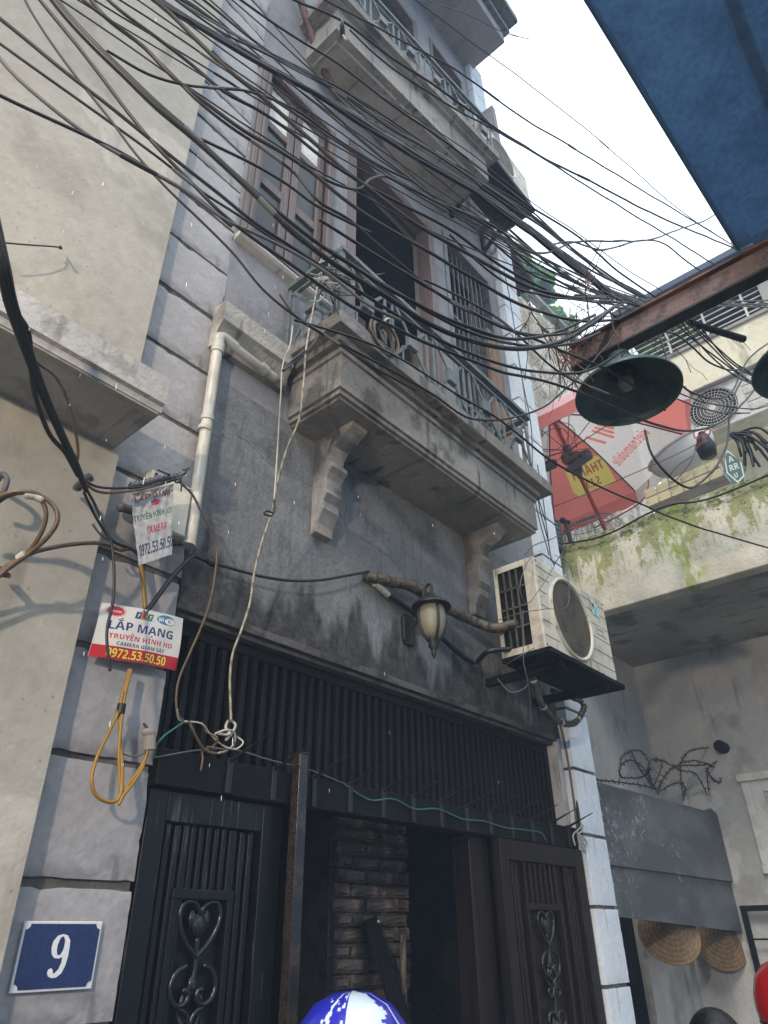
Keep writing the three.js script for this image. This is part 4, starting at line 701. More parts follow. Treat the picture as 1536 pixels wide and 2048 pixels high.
// green lamp wire draped over the spiked bar
cable(PZ([[690, 1570, 0.035], [740, 1600, 0.038], [785, 1598, 0.04], [830, 1618, 0.04], [875, 1618, 0.04], [925, 1638, 0.04], [965, 1642, 0.04], [1010, 1655, 0.04], [1050, 1660, 0.04], [1085, 1668, 0.04], [1092, 1680, 0.045]]), 0.0035, std({ color: 0x28604c, roughness: 0.45 }), 'thin green wire draped along the spiked bar over the entrance');
cable(PZ([[310, 1515, 0.03], [400, 1500, 0.03], [470, 1500, 0.03], [540, 1520, 0.035], [620, 1540, 0.035], [690, 1568, 0.035]]), 0.0025, M.rubberGrey, 'thin grey wire along the foot of the transom slats');
{
  const t = thing('wire_tangle', oZ(450, 1470, 0.04), 'tangle of loose pale wires hanging before the transom slats', 'wires');
  const L = [[[352, 1420], [362, 1438], [400, 1448], [425, 1470], [450, 1492], [472, 1498], [485, 1485], [478, 1472]], [[404, 1446], [415, 1460], [430, 1478], [428, 1492], [410, 1500], [408, 1515], [402, 1540]], [[440, 1468], [452, 1470], [452, 1455], [462, 1440], [470, 1450], [462, 1468], [450, 1480]], [[462, 1430], [458, 1450], [464, 1475], [470, 1495], [440, 1500], [412, 1494]], [[428, 1468], [445, 1462], [468, 1466], [470, 1485], [455, 1500], [430, 1508]], [[372, 1446], [380, 1462], [410, 1500], [430, 1508]]];
  L.forEach((l, i) => obj('wire', tube(PZ(l, 0.04).map((p) => p.add(V(0, 0, rr(-0.015, 0.02)))), 0.0028 + 0.001 * (i % 3), { seg: 50 }), i % 2 ? M.rubberBrown : M.pvc, t));
}
// conduits and a cord at the right jamb
cable(PZ([[1118, 1440, 0.03], [1132, 1500, 0.03], [1145, 1580, 0.03], [1155, 1660, 0.03]]), 0.007, M.rubberGrey, 'grey cord running down the right door jamb under the air conditioner');
cable(PZ([[1130, 1420, 0.045], [1142, 1500, 0.045], [1152, 1580, 0.045], [1160, 1665, 0.045]]), 0.009, M.rubber, 'thick dark conduit down the edge of the white right pilaster');
tag(obj('knotted_cord', [tube(PZ([[1150, 1690, 0.07], [1146, 1672, 0.07], [1158, 1658, 0.075], [1166, 1650, 0.08], [1164, 1662, 0.08], [1158, 1668, 0.08], [1166, 1685, 0.08], [1172, 1692, 0.08], [1168, 1700, 0.075], [1160, 1688, 0.08], [1155, 1672, 0.08]]), 0.0045, { seg: 70 }), tube(PZ([[1155, 1668, 0.075], [1170, 1678, 0.085], [1174, 1690, 0.08], [1164, 1694, 0.08]]), 0.0045)], M.pvc), 'knotted pale cord hanging at the top of the brown right door leaf', 'cord');
{ // loose fine wires on the outdoor unit
  const W = [[[1065, 1108, 0.46], [1048, 1140, 0.5], [1040, 1180, 0.5], [1052, 1206, 0.49], [1078, 1180, 0.49], [1110, 1130, 0.47]], [[1120, 1090, 0.48], [1132, 1130, 0.47], [1136, 1208, 0.48], [1090, 1218, 0.5], [1040, 1226, 0.5], [998, 1240, 0.35]], [[996, 1340, 0.3], [1040, 1312, 0.5], [1068, 1296, 0.49]], [[995, 1358, 0.3], [1025, 1385, 0.4], [1055, 1370, 0.45], [1048, 1330, 0.48], [1046, 1220, 0.5]], [[1050, 1335, 0.48], [1058, 1380, 0.45], [1063, 1440, 0.4]], [[1110, 1110, 0.48], [1138, 1128, 0.5], [1146, 1155, 0.48]]];
  const lab = ['fine wire curled in a loop over the near edge of the air conditioner', 'fine dark wire strung across the fan face of the air conditioner', 'short fine wire rising from the conduit to the air conditioner base', 'fine wire looped below the near corner of the air conditioner', 'fine wire dangling straight down under the air conditioner', 'short fine wire over the top edge of the air conditioner'];
  W.forEach((l, i) => cable(PZ(l), 0.0022, M.rubberGrey, lab[i], 'wire', undefined, 'wire'));
}
// ---------------------------------------------------------------- end of the lane
{ // barbed wire on the hoarding
  const t = thing('barbed_wire', V(5.6, 2.5, 0.02), 'rusty loops of barbed wire along the top of the metal hoarding', 'barbed wire');
  const m = metal(0x2c2523, 0x191514, { seed: 411, rough: 0.8, size: 0.1 });
  const L = [[[1190, 1560], [1215, 1562], [1250, 1566], [1290, 1572], [1310, 1578]], [[1305, 1580], [1292, 1545], [1262, 1520], [1243, 1530], [1240, 1552], [1262, 1556], [1290, 1550], [1300, 1538], [1290, 1510], [1262, 1502], [1248, 1510], [1240, 1528]], [[1315, 1585], [1302, 1560], [1296, 1538], [1310, 1518], [1322, 1522], [1318, 1548], [1306, 1575]], [[1312, 1586], [1325, 1560], [1345, 1535], [1375, 1523], [1405, 1525], [1435, 1540], [1442, 1565]], [[1316, 1588], [1330, 1552], [1360, 1532], [1395, 1531], [1425, 1535], [1440, 1555], [1441, 1566], [1428, 1560], [1412, 1535]], [[1368, 1600], [1362, 1560], [1362, 1525], [1372, 1508], [1395, 1498], [1420, 1495], [1445, 1495]], [[1418, 1590], [1415, 1560], [1414, 1540], [1430, 1525], [1445, 1510], [1450, 1506]], [[1415, 1590], [1400, 1560], [1385, 1545], [1360, 1540], [1338, 1528], [1320, 1520], [1308, 1522]], [[1322, 1582], [1345, 1568], [1362, 1566], [1370, 1580], [1366, 1600]], [[1262, 1500], [1272, 1525], [1285, 1545], [1300, 1565], [1312, 1580]]];
  const barbs = [];
  L.forEach((l, i) => { const pts = l.map(([x, y]) => oZ(x, y, 0.075 + 0.03 * Math.sin(x * 0.3 + i))); obj('strand', tube(pts, 0.0048, { seg: l.length * 8, rad: 5 }), m, t); const c = new THREE.CatmullRomCurve3(pts, false, 'centripetal'), n = Math.round(c.getLength() / 0.075); for (let k = 1; k < n; k++) { const p = c.getPoint(k / n); for (let q = 0; q < 2; q++) { const d = V(rr(-1, 1), rr(-1, 1), rr(-1, 1)).setLength(0.022); barbs.push(cyl(p.clone().sub(d), p.clone().add(d), 0.0022, 0.0022, 4)); } } });
  tag(obj('barbs', barbs, m, t), null, null, null, 'stuff');
}
function hat(p, axis, label) {   // woven conical hat
  const t = thing('conical_hat', null, label, 'hat', undefined);
  const map = dtex(256, 0, (u, v) => { const w = 0.5 + 0.5 * Math.sin(v * 150) * 0.6 + 0.3 * (fbm(u, v, 80, 2, 421) - 0.5); const st = hash(Math.floor(u * 64), Math.floor(v * 24), 3) * 26; return [104 + w * 34 + st * 0.9, 82 + w * 31 + st * 0.8, 56 + w * 27 + st * 0.6]; });
  obj('cone', lathe([[0.002, 0.155], [0.03, 0.135], [0.09, 0.085], [0.15, 0.035], [0.205, -0.005], [0.206, -0.009], [0.2, -0.008], [0.148, 0.028], [0.088, 0.078], [0.03, 0.128], [0.001, 0.148]], 40), std({ map, roughness: 0.8, bumpMap: bumpFine, bumpScale: 0.003, side: THREE.DoubleSide }), t);
  for (let k = 0; k < 6; k++) { const f = 0.18 + k * 0.155, r = 0.205 * f, y = 0.155 - 0.16 * f - 0.006; const g = new THREE.TorusGeometry(r, 0.0025, 5, 40); g.rotateX(Math.PI / 2); g.translate(0, y, 0); obj('hoop', keepUV(g), M.woodPale, t); }
  obj('chin_strap', tube([V(0.11, 0.05, 0.04), V(0.05, -0.06, 0.05), V(-0.05, -0.05, 0.06), V(-0.11, 0.05, 0.03)], 0.005), std({ color: 0xa03a4a, roughness: 0.7 }), t);
  t.position.copy(p); t.quaternion.setFromUnitVectors(V(0, 1, 0), axis.normalize()); return t;
}
hat(oZ(1338, 1868, -0.2), V(-0.6, 0.42, 0.45), 'pale straw conical hat hanging under the hoarding, nearer the dark doorway');
hat(oZ(1440, 1884, -0.2), V(-0.62, 0.35, 0.45), 'brown straw conical hat hanging under the hoarding, beside the wall corner');

// ---------------------------------------------------------------- the terrace behind the mossy parapet
{
  const H = oX(1098, 822, 5.7), up = V(-0.1512, 0.9739, -0.1695).normalize(), r = 1.3, drop = 0.74;
  const a = V(0, 0, 0).crossVectors(up, V(0, 0, 1)).normalize(), b = V(0, 0, 0).crossVectors(a, up);
  const t = thing('parasol', V(H.x, 4.0, H.z), 'red and white sunshade with a yellow paper on it, behind the mossy parapet', 'parasol');
  const ph = 0.6677, n = 8;
  const R = []; for (let k = 0; k < n; k++) { const q = ph - k * Math.PI / 4; R.push(H.clone().addScaledVector(up, -drop).addScaledVector(a, r * Math.cos(q)).addScaledVector(b, -r * Math.sin(q))); }
  const cloth = (draw) => new THREE.MeshPhysicalMaterial({ map: sheet(512, 512, draw), roughness: 0.9, transmission: 0.6, side: THREE.DoubleSide });
  const bg = (x, c) => { x.fillStyle = c; x.fillRect(0, 0, 512, 512); for (let i = 0; i < 500; i++) { x.fillStyle = `rgba(60,50,50,${0.04 + 0.05 * hash(i, 2, 4)})`; x.fillRect(hash(i, 1, 8) * 512, hash(i, 2, 8) * 512, 3 + 12 * hash(i, 3, 8), 2 + 4 * hash(i, 4, 8)); } };
  const RED = '#e48378', WH = '#e2dedc';
  const mats = {
    red: cloth((x) => bg(x, RED)), white: cloth((x) => bg(x, WH)),
    note: cloth((x) => { bg(x, RED); x.save(); x.translate(196, 372); x.fillStyle = '#dccf72'; x.beginPath(); [[-120, -62], [-60, -70], [40, -60], [128, -74], [134, 40], [110, 70], [0, 62], [-40, 78], [-126, 66]].forEach(([p, q]) => x.lineTo(p, q)); x.fill(); x.fillStyle = '#b0523e'; x.textAlign = 'center'; accented(x, spell('THANH', { 2: 'g' }), 0, -4, 58, 210); x.font = 'bold 50px sans-serif'; x.fillText('S.I.M', 10, 52, 120); x.restore(); }),
    logo: cloth((x) => { bg(x, WH); x.fillStyle = RED; for (let k = 0; k < 3; k++) { x.save(); x.translate(196 + k * 34, 215); x.transform(1, 0, -0.35, 1, 0, 0); x.beginPath(); x.roundRect ? x.roundRect(0, 0, 22, 70 + k * 12, 11) : x.rect(0, 0, 22, 70 + k * 12); x.fill(); x.restore(); } x.save(); x.translate(300, 214); x.beginPath(); x.moveTo(0, 84); x.lineTo(40, 0); x.lineTo(64, 0); x.lineTo(26, 84); x.fill(); x.restore(); x.textAlign = 'center'; x.font = 'bold 60px sans-serif'; x.fillText('vietnamobile', 256, 400, 330); }),
  };
  const order = ['note', 'logo', 'red', 'white', 'red', 'white', 'red', 'white'];
  for (let k = 0; k < n; k++) {
    const A = R[k], B = R[(k + 1) % n], nu = 12, nv = 14, pos = [], uv = [], idx = [];
    for (let j = 0; j <= nv; j++) for (let i = 0; i <= nu; i++) {
      const s = j / nv, w = i / nu; const e = A.clone().lerp(B, w); const p = H.clone().lerp(e, s);
      p.addScaledVector(up, 0.16 * Math.sin(Math.PI * s) * 0.55 - 0.05 * 4 * w * (1 - w) * s); p.addScaledVector(e.clone().sub(H).setLength(1), -0.05 * s * 4 * w * (1 - w));
      pos.push(p.x, p.y, p.z); uv.push(0.5 - (w - 0.5) * (0.15 + 0.85 * s), 1 - s);
    }
    for (let j = 0; j < nv; j++) for (let i = 0; i < nu; i++) { const q = j * (nu + 1) + i; idx.push(q, q + nu + 1, q + 1, q + 1, q + nu + 1, q + nu + 2); }
    const g = new THREE.BufferGeometry(); g.setAttribute('position', new THREE.Float32BufferAttribute(pos, 3)); g.setAttribute('uv', new THREE.Float32BufferAttribute(uv, 2)); g.setIndex(idx); g.computeVertexNormals();
    obj('canopy_panel', g, mats[order[k]], t);
    const vp = [], vu = [], vi = []; for (let i = 0; i <= nu; i++) { const w = i / nu, e = A.clone().lerp(B, w), p = H.clone().lerp(e, 1).addScaledVector(up, -0.2 * w * (1 - w)).addScaledVector(e.clone().sub(H).setLength(1), -0.2 * w * (1 - w)); const d = p.clone().add(V(0, -0.14 - 0.01 * Math.sin(i * 2), 0)).addScaledVector(e.clone().sub(H).setLength(1), 0.02); vp.push(p.x, p.y, p.z, d.x, d.y, d.z); vu.push(w, 1, w, 0); if (i < nu) { const q = 2 * i; vi.push(q, q + 1, q + 2, q + 2, q + 1, q + 3); } }
    const vg = new THREE.BufferGeometry(); vg.setAttribute('position', new THREE.Float32BufferAttribute(vp, 3)); vg.setAttribute('uv', new THREE.Float32BufferAttribute(vu, 2)); vg.setIndex(vi); vg.computeVertexNormals();
    obj('valance', vg, k % 2 ? mats.white : mats.red, t);
    obj('rib', tube([H.clone().addScaledVector(up, -0.03), H.clone().lerp(A, 0.5).addScaledVector(up, 0.07), A], 0.009, { seg: 14, rad: 5 }), M.rubberGrey, t);
    obj('stretcher', cyl(H.clone().addScaledVector(up, -0.55), H.clone().lerp(A, 0.5).addScaledVector(up, 0.06), 0.005, 0.005, 6), M.rubberGrey, t);
  }
  const rd = std({ color: 0x8e2f2a, roughness: 0.5 });
  const foot = H.clone().addScaledVector(up, -(H.y - 4.02) / up.y);
  obj('pole', cyl(foot, H, 0.02, 0.02, 12), rd, t);
  obj('hub', cyl(H.clone().addScaledVector(up, -0.1), H.clone().addScaledVector(up, 0.0), 0.13, 0.07, 16), M.rubberGrey, t);
  obj('runner', cyl(H.clone().addScaledVector(up, -0.62), H.clone().addScaledVector(up, -0.5), 0.045, 0.045, 14), M.rubberGrey, t);
  obj('foot', cyl(foot, foot.clone().add(V(0, 0.45, 0)), 0.05, 0.045, 14), std({ color: 0x9b5a3c, roughness: 0.7 }), t);
}
const PX = (l, x) => l.map(([a, b, q]) => oX(a, b, q ?? x));
function shoe(at, ax, len, label, m) {   // low boot: sole, upper with an ankle
  const t = thing('work_shoe', null, label, 'shoe');
  const s = new THREE.Shape(); s.moveTo(-0.13, -0.04); s.quadraticCurveTo(-0.15, 0, -0.11, 0.042); s.quadraticCurveTo(0, 0.05, 0.12, 0.052); s.quadraticCurveTo(0.175, 0, 0.12, -0.05); s.quadraticCurveTo(0, -0.04, -0.13, -0.04);
  const g = new THREE.ExtrudeGeometry(s, { depth: 0.018, bevelEnabled: true, bevelSize: 0.006, bevelThickness: 0.006, bevelSegments: 2 }); g.rotateX(-Math.PI / 2); obj('sole', uvBox(g), M.rubberGrey, t);
  const up = tube([V(0.115, 0.045, 0), V(0.06, 0.06, 0), V(0, 0.068, 0), V(-0.06, 0.075, 0), V(-0.09, 0.1, 0), V(-0.095, 0.15, 0)], 0.046, { seg: 26, rad: 14, open: false }); obj('upper', up, m, t);
  obj('lace', tube([V(0.02, 0.112, 0.02), V(-0.01, 0.118, -0.02), V(-0.02, 0.122, 0.02), V(-0.04, 0.128, -0.02), V(-0.03, 0.19, 0.03), V(0.0, 0.21, 0.05)], 0.004), M.rubberGrey, t);
  t.position.copy(at); t.quaternion.setFromUnitVectors(V(1, 0, 0), ax.normalize()); t.scale.setScalar(len / 0.3); return t;
}
{
  const leather = metal(0x6b5a50, 0x4c4039, { seed: 431, rough: 0.8, size: 0.2 });
  shoe(oX(1158, 928, 5.42), V(-0.1, 0.16, 1), 0.3, 'grey work shoe hung sideways on the drying ring, pointing right', leather);
  shoe(oX(1152, 925, 5.5), V(0.15, -1, -0.1), 0.26, 'grey work shoe hanging toe down from the drying ring', leather);
  shoe(oX(1092, 938, 5.4), V(-0.15, -0.1, 1), 0.24, 'brown shoe hung beside the white pilaster edge, sole towards the lane', metal(0x5b473e, 0x40332d, { seed: 433, rough: 0.8, size: 0.2 }));
  const t = thing('drying_ring', oX(1110, 870, 5.5), 'round wire drying ring with clips hanging under the sunshade', 'drying rack');
  const c = oX(1106, 880, 5.5); for (const q of [0.16, 0.235]) { const g = new THREE.TorusGeometry(q, 0.004, 5, 44); g.rotateX(Math.PI / 2 - 0.25); g.translate(c.x, c.y, c.z); obj('hoop', keepUV(g), M.rubberGrey, t); }
  for (let k = 0; k < 8; k++) { const q = k * 0.785, e = V(c.x + 0.235 * Math.cos(q), c.y, c.z + 0.235 * Math.sin(q)); obj('spoke', cyl(c.clone().add(V(0, 0.3, 0)), e, 0.0025, 0.0025, 5), M.rubberGrey, t); obj('peg', bar(e.clone().add(V(0, -0.09, 0)), e.clone().add(V(0, -0.02, 0)), 0.014, 0.01), k % 2 ? M.rubberGrey : M.rust, t); }
  cable(PX([[1075, 930], [1100, 912], [1140, 900], [1160, 885], [1170, 880]], 5.45), 0.006, M.rust, 'dark red wire holding up the hanging shoes', 'wire', undefined, 'wire');
  const f = thing('fan_guard', oX(1180, 1045, 5.35), 'old wire fan guard lying behind the parapet below the sunshade', 'fan guard');
  const fc = oX(1180, 1062, 5.35); for (let k = 0; k < 22; k++) { const q = k / 22 * 6.283; obj('wire', tube([fc.clone().add(V(0, 0.13, 0)), fc.clone().add(V(0.1 * Math.cos(q), 0.1, 0.2 * Math.sin(q))), fc.clone().add(V(0.15 * Math.cos(q), 0, 0.29 * Math.sin(q)))], 0.0025, { seg: 8, rad: 4 }), M.rubberGrey, f); }
  for (const k of [0.4, 0.75, 1]) { const p = []; for (let i = 0; i < 20; i++) { const q = i / 20 * 6.283; p.push(fc.clone().add(V(0.15 * k * Math.cos(q), 0.13 * (1 - k * k), 0.29 * k * Math.sin(q)))); } obj('hoop', tube(p, 0.003, { closed: true, seg: 40, rad: 4 }), M.rubberGrey, f); }
  const s = thing('walking_stick', oX(1140, 1060, 5.3), 'black stick with a knobbed handle sticking up behind the parapet', 'stick');
  obj('shaft', cyl(oX(1152, 1120, 5.3), oX(1130, 1042, 5.3), 0.021, 0.021, 10), M.black, s); obj('handle', [ball(oX(1125, 1041, 5.3), 0.03), cyl(oX(1122, 1040, 5.3), oX(1138, 1046, 5.3), 0.024, 0.022, 10)], M.black, s);
  const k = thing('wicker_basket', oX(1105, 1065, 5.2), 'dark woven basket between the pilaster edge and the parapet', 'basket');
  const b0 = oX(1107, 1100, 5.0); obj('shell', lathe([[0.07, 0], [0.085, 0.15], [0.09, 0.28], [0.084, 0.28], [0.078, 0.15], [0.064, 0.01]], 18).translate(b0.x, b0.y - 0.02, b0.z), M.rail, k);
  for (let i = 0; i < 7; i++) { const g = new THREE.TorusGeometry(0.077 + i * 0.0022, 0.008, 5, 20); g.rotateX(Math.PI / 2); g.translate(b0.x, b0.y + i * 0.042, b0.z); obj('weave', keepUV(g), i % 2 ? M.rail : M.rubberGrey, k); }
}
{ // clutter on the right of the terrace
  const tub = thing('white_basin', oX(1370, 925, 5.9), 'big white rounded plastic basin tilted behind the parapet', 'basin');
  const c = oX(1368, 925, 5.95), g = new THREE.SphereGeometry(1, 28, 16, 0, 6.283, 0, Math.PI * 0.55); g.scale(0.16, 0.22, 0.32); g.rotateX(Math.PI); g.rotateX(-0.28); g.translate(c.x, c.y + 0.12, c.z); obj('bowl', keepUV(g), std({ color: 0xc9c8c2, roughness: 0.4, side: THREE.DoubleSide }), tub);
  const rp = []; for (let i = 0; i < 28; i++) { const q = i / 28 * 6.283; const p = V(0.163 * Math.cos(q), 0.034, 0.325 * Math.sin(q)); p.applyAxisAngle(V(1, 0, 0), -0.28); rp.push(p.add(V(c.x, c.y + 0.12, c.z))); } obj('rim', tube(rp, 0.014, { closed: true, seg: 50, rad: 6 }), M.white, tub);
  // tiled ledge
  const l = thing('tiled_ledge', oX(1370, 985, 5.6), 'cream tiled ledge running along behind the parapet under the basin', 'ledge');
  const p0 = oX(1300, 1008, 5.6), p1 = oX(1450, 945, 5.6); obj('core', bar(p0, p1, 0.2, 0.12, 0), M.trim, l);
  const tm = plaster(0xcabf9b, 0xb9ad88, 0x7b7058, { seed: 441, grime: 0.3, size: 0.6 }); const q = p1.clone().sub(p0), nT = 6;
  for (let i = 0; i < nT; i++) for (const dy of [0, 1]) { const a = p0.clone().addScaledVector(q, (i + 0.03) / nT), b = p0.clone().addScaledVector(q, (i + 0.97) / nT); const o = V(-0.105, dy ? 0.045 : -0.045, 0); obj('tile', bar(a.add(o), b.add(o), 0.012, 0.08, 0.003, V(0, 1, 0)), tm, l); }
  // little sign on the parapet
  const s = thing('lozenge_sign', oX(1470, 925, 5.2), 'small green lozenge-shaped sign with a white outline standing on the parapet', 'sign');
  const gt = sheet(256, 384, (x) => { x.fillStyle = '#4d6b60'; x.fillRect(0, 0, 256, 384); x.strokeStyle = '#d5dcd4'; x.lineWidth = 16; x.beginPath(); x.moveTo(120, 22); x.lineTo(226, 160); x.lineTo(208, 330); x.lineTo(120, 368); x.lineTo(40, 240); x.lineTo(70, 70); x.closePath(); x.stroke(); x.fillStyle = '#d8ded6'; x.font = 'bold 92px sans-serif'; x.textAlign = 'center'; x.fillText('A', 128, 150); x.fillText('RR', 132, 240); x.font = 'bold 70px sans-serif'; x.fillText('U', 128, 320); });
  const P = [[1455, 900], [1492, 935], [1488, 962], [1470, 972], [1448, 945]].map(([a, b]) => oX(a, b, 5.2));
  const base = P[4], z0 = Math.min(...P.map((p) => p.z)), z1 = Math.max(...P.map((p) => p.z)), y0 = Math.min(...P.map((p) => p.y)), y1 = Math.max(...P.map((p) => p.y));
  const sg = slabZ(P.map((p) => [p.z, p.y]), 0, 0.02, 0.002); const uv = sg.attributes.uv, sp = sg.attributes.position; for (let i = 0; i < uv.count; i++) uv.setXY(i, (sp.getX(i) - z0) / (z1 - z0), (sp.getY(i) - y0) / (y1 - y0)); sg.rotateY(-Math.PI / 2); sg.translate(5.2, 0, 0); obj('board', sg, std({ map: gt, roughness: 0.5 }), s);
  obj('stake', cyl(oX(1466, 968, 5.21), oX(1470, 990, 5.21), 0.012, 0.012, 8), M.white, s);
  const d = thing('dark_rags', oX(1480, 890, 5.5), 'bunch of black ragged cloth strips hanging behind the lozenge sign', 'rags'); for (let k = 0; k < 16; k++) { const a = oX(1462 + rr(-6, 10), 868 + rr(-4, 6), 5.45), b = a.clone().add(V(rr(-0.05, 0.05), rr(-0.42, -0.15), rr(-0.02, 0.3))); const m2 = a.clone().lerp(b, 0.5).add(V(rr(-0.03, 0.03), 0.06, rr(0, 0.06))); const g2 = tube([a, m2, b], 0.011, { seg: 8, rad: 4 }); obj('strip', g2, M.black, d); }
  const cl = thing('dark_bottle', oX(1410, 905, 5.6), 'dark round pot beside the basin with red wire above it', 'pot'); const cp = oX(1412, 895, 5.6); obj('body', lathe([[0.001, -0.1], [0.07, -0.09], [0.085, 0], [0.06, 0.08], [0.05, 0.12], [0.04, 0.12], [0.04, 0.1], [0.001, 0.1]], 18).translate(cp.x, cp.y, cp.z), M.black, cl); obj('neck', cyl(cp.clone().add(V(0, 0.1, 0)), cp.clone().add(V(0, 0.16, 0)), 0.035, 0.03, 12), M.dark, cl);
  cable(PX([[1390, 858], [1388, 872], [1396, 878], [1402, 868], [1418, 858], [1420, 866], [1405, 885], [1398, 892], [1390, 900]], 5.5), 0.006, std({ color: 0xa33a35, roughness: 0.5 }), 'bent red wire hanger at the right rim of the sunshade', 'hanger', undefined, 'wire_hanger');
  cable(PX([[1392, 890], [1386, 915], [1370, 940], [1345, 965], [1336, 960], [1352, 935], [1384, 912]], 5.45), 0.0045, M.rubberGrey, 'thin wire clothes hanger before the white basin', 'hanger', undefined, 'wire_hanger');
  cable(PX([[1048, 795], [1180, 700]], 5.3).concat(), 0.003, M.rubberGrey, 'thin clothes line above the sunshade edge', 'line', undefined, 'clothes_line');
  cable(PX([[1085, 1022], [1180, 985], [1260, 950], [1340, 915], [1400, 885]], 5.35), 0.004, M.rubberGrey, 'straight clothes line crossing before the yellow paper', 'line', undefined, 'clothes_line');
  cable(PX([[1190, 1055], [1240, 1030], [1285, 1000], [1296, 975], [1297, 960]], 5.5), 0.007, std({ color: 0x9a3b38, roughness: 0.5 }), 'red cord hanging from the sunshade rim to the parapet', 'cord', undefined, 'cord');
}
{ // cream house behind the terrace with a barred gallery
  const X = 7.25, t = thing('cream_house', V(X, 0, 2), 'cream house behind the terrace with a barred gallery under a dark eave', 'house');
  const A = oX(1330, 722, X), T = oX(1500, 512, X), y0 = A.y, y1 = T.y - 0.12, zl = oX(1290, 690, X).z - 0.25;
  obj('wall', bx(X, X + 0.2, 3.9, y0, zl, 6), M.cream, t);
  obj('coping', bx(X - 0.03, X + 0.22, y0, y0 + 0.05, zl, 6, 0.006), M.concrete, t);
  obj('back_wall', bx(X + 1.6, X + 1.8, 3.9, y1, zl, 6), M.grey, t);
  obj('eave', bx(X - 0.3, X + 2.2, y1, y1 + 0.1, zl, 6, 0.01), std({ color: 0x3c4c5e, roughness: 0.6 }), t);
  const g = obj('gallery_bars', bx(X + 0.02, X + 0.05, y0 + 0.05, y0 + 0.08, zl, 6), M.white, t);
  for (let k = 1; k < 9; k++) obj('bar', bx(X + 0.028, X + 0.042, y0 + 0.05 + k * (y1 - y0 - 0.05) / 9, y0 + 0.062 + k * (y1 - y0 - 0.05) / 9, zl, 6), M.white, g);
  for (let z = zl + 0.05; z < 5.9; z += 0.46) obj('upright', bx(X + 0.015, X + 0.05, y0 + 0.05, y1, z, z + 0.025), M.white, g);
  for (const z of [1.72, 3.4]) obj('pillar', bx(X - 0.02, X + 0.2, y0, y1, z, z + 0.22, 0.006), M.grey, t);
  const pl = thing('potted_plant', V(X + 0.3, y0 + 0.1, zl + 0.5), 'small bright green potted plant behind the gallery bars of the cream house', 'plant');
  obj('pot', lathe([[0.001, 0], [0.07, 0], [0.1, 0.16], [0.09, 0.16], [0.001, 0.13]], 14).translate(X + 0.3, y0 + 0.06, zl + 0.55), M.rust, pl);
  const lv = []; for (let k = 0; k < 160; k++) { const c = V(X + 0.3 + rr(-0.2, 0.2), y0 + 0.3 + rr(0, 0.45), zl + 0.55 + rr(-0.35, 0.3)); const q = new THREE.PlaneGeometry(0.06, 0.1); q.rotateX(rr(0, 3)); q.rotateY(rr(0, 6)); q.translate(c.x, c.y, c.z); lv.push(keepUV(q)); }
  tag(obj('leaves', lv, std({ color: 0x5c8a3a, roughness: 0.7, side: THREE.DoubleSide }), pl), null, null, null, 'stuff');
}
{ // unit on the cream wall
  const X = 6.95, a = oX(1368, 806, X), b = oX(1528, 820, X), c = oX(1498, 746, X), w = 0.98, h = 0.54, rc3 = oX(1425, 815, 6.63);
  const t = thing('air_conditioner', null, 'cream outdoor air conditioner with a round spoked fan guard on the cream wall', 'air conditioner');
  const x0 = 0, x1 = w, fx = 0.4, fy = 0.27, r = 0.25;
  obj('casing', bx(0, w, 0, h, 0, 0.3, 0.012), M.white, t);
  obj('hood', bx(-0.02, w + 0.02, h + 0.002, h + 0.022, -0.02, 0.36, 0.004), M.grey, t);
  obj('fan_recess', cyl(V(fx, fy, 0.296), V(fx, fy, 0.303), r, r, 40), M.char, t);
  for (const q of [0.06, 0.095, 0.13, 0.165, 0.2, 0.235, 0.252]) { const g = new THREE.TorusGeometry(q, 0.0035, 5, 48); g.translate(fx, fy, 0.315); obj('guard_ring', keepUV(g), M.white, t); }
  for (let k = 0; k < 36; k++) { const q = k / 36 * 6.283; obj('guard_spoke', cyl(V(fx + 0.04 * Math.cos(q), fy + 0.04 * Math.sin(q), 0.315), V(fx + 0.25 * Math.cos(q), fy + 0.25 * Math.sin(q), 0.306), 0.0028, 0.0028, 4), M.white, t); }
  obj('hub', cyl(V(fx, fy, 0.305), V(fx, fy, 0.323), 0.04, 0.036, 20), M.white, t);
  for (let k = 0; k < 4; k++) obj('louvre', bx(0.72, 0.92, 0.06 + k * 0.108, 0.14 + k * 0.108, 0.301, 0.307, 0.003), M.acCase, t);
  t.position.set(X + 0.0, rc3.y - 0.27, rc3.z - 0.4); t.rotation.y = -Math.PI / 2;
}
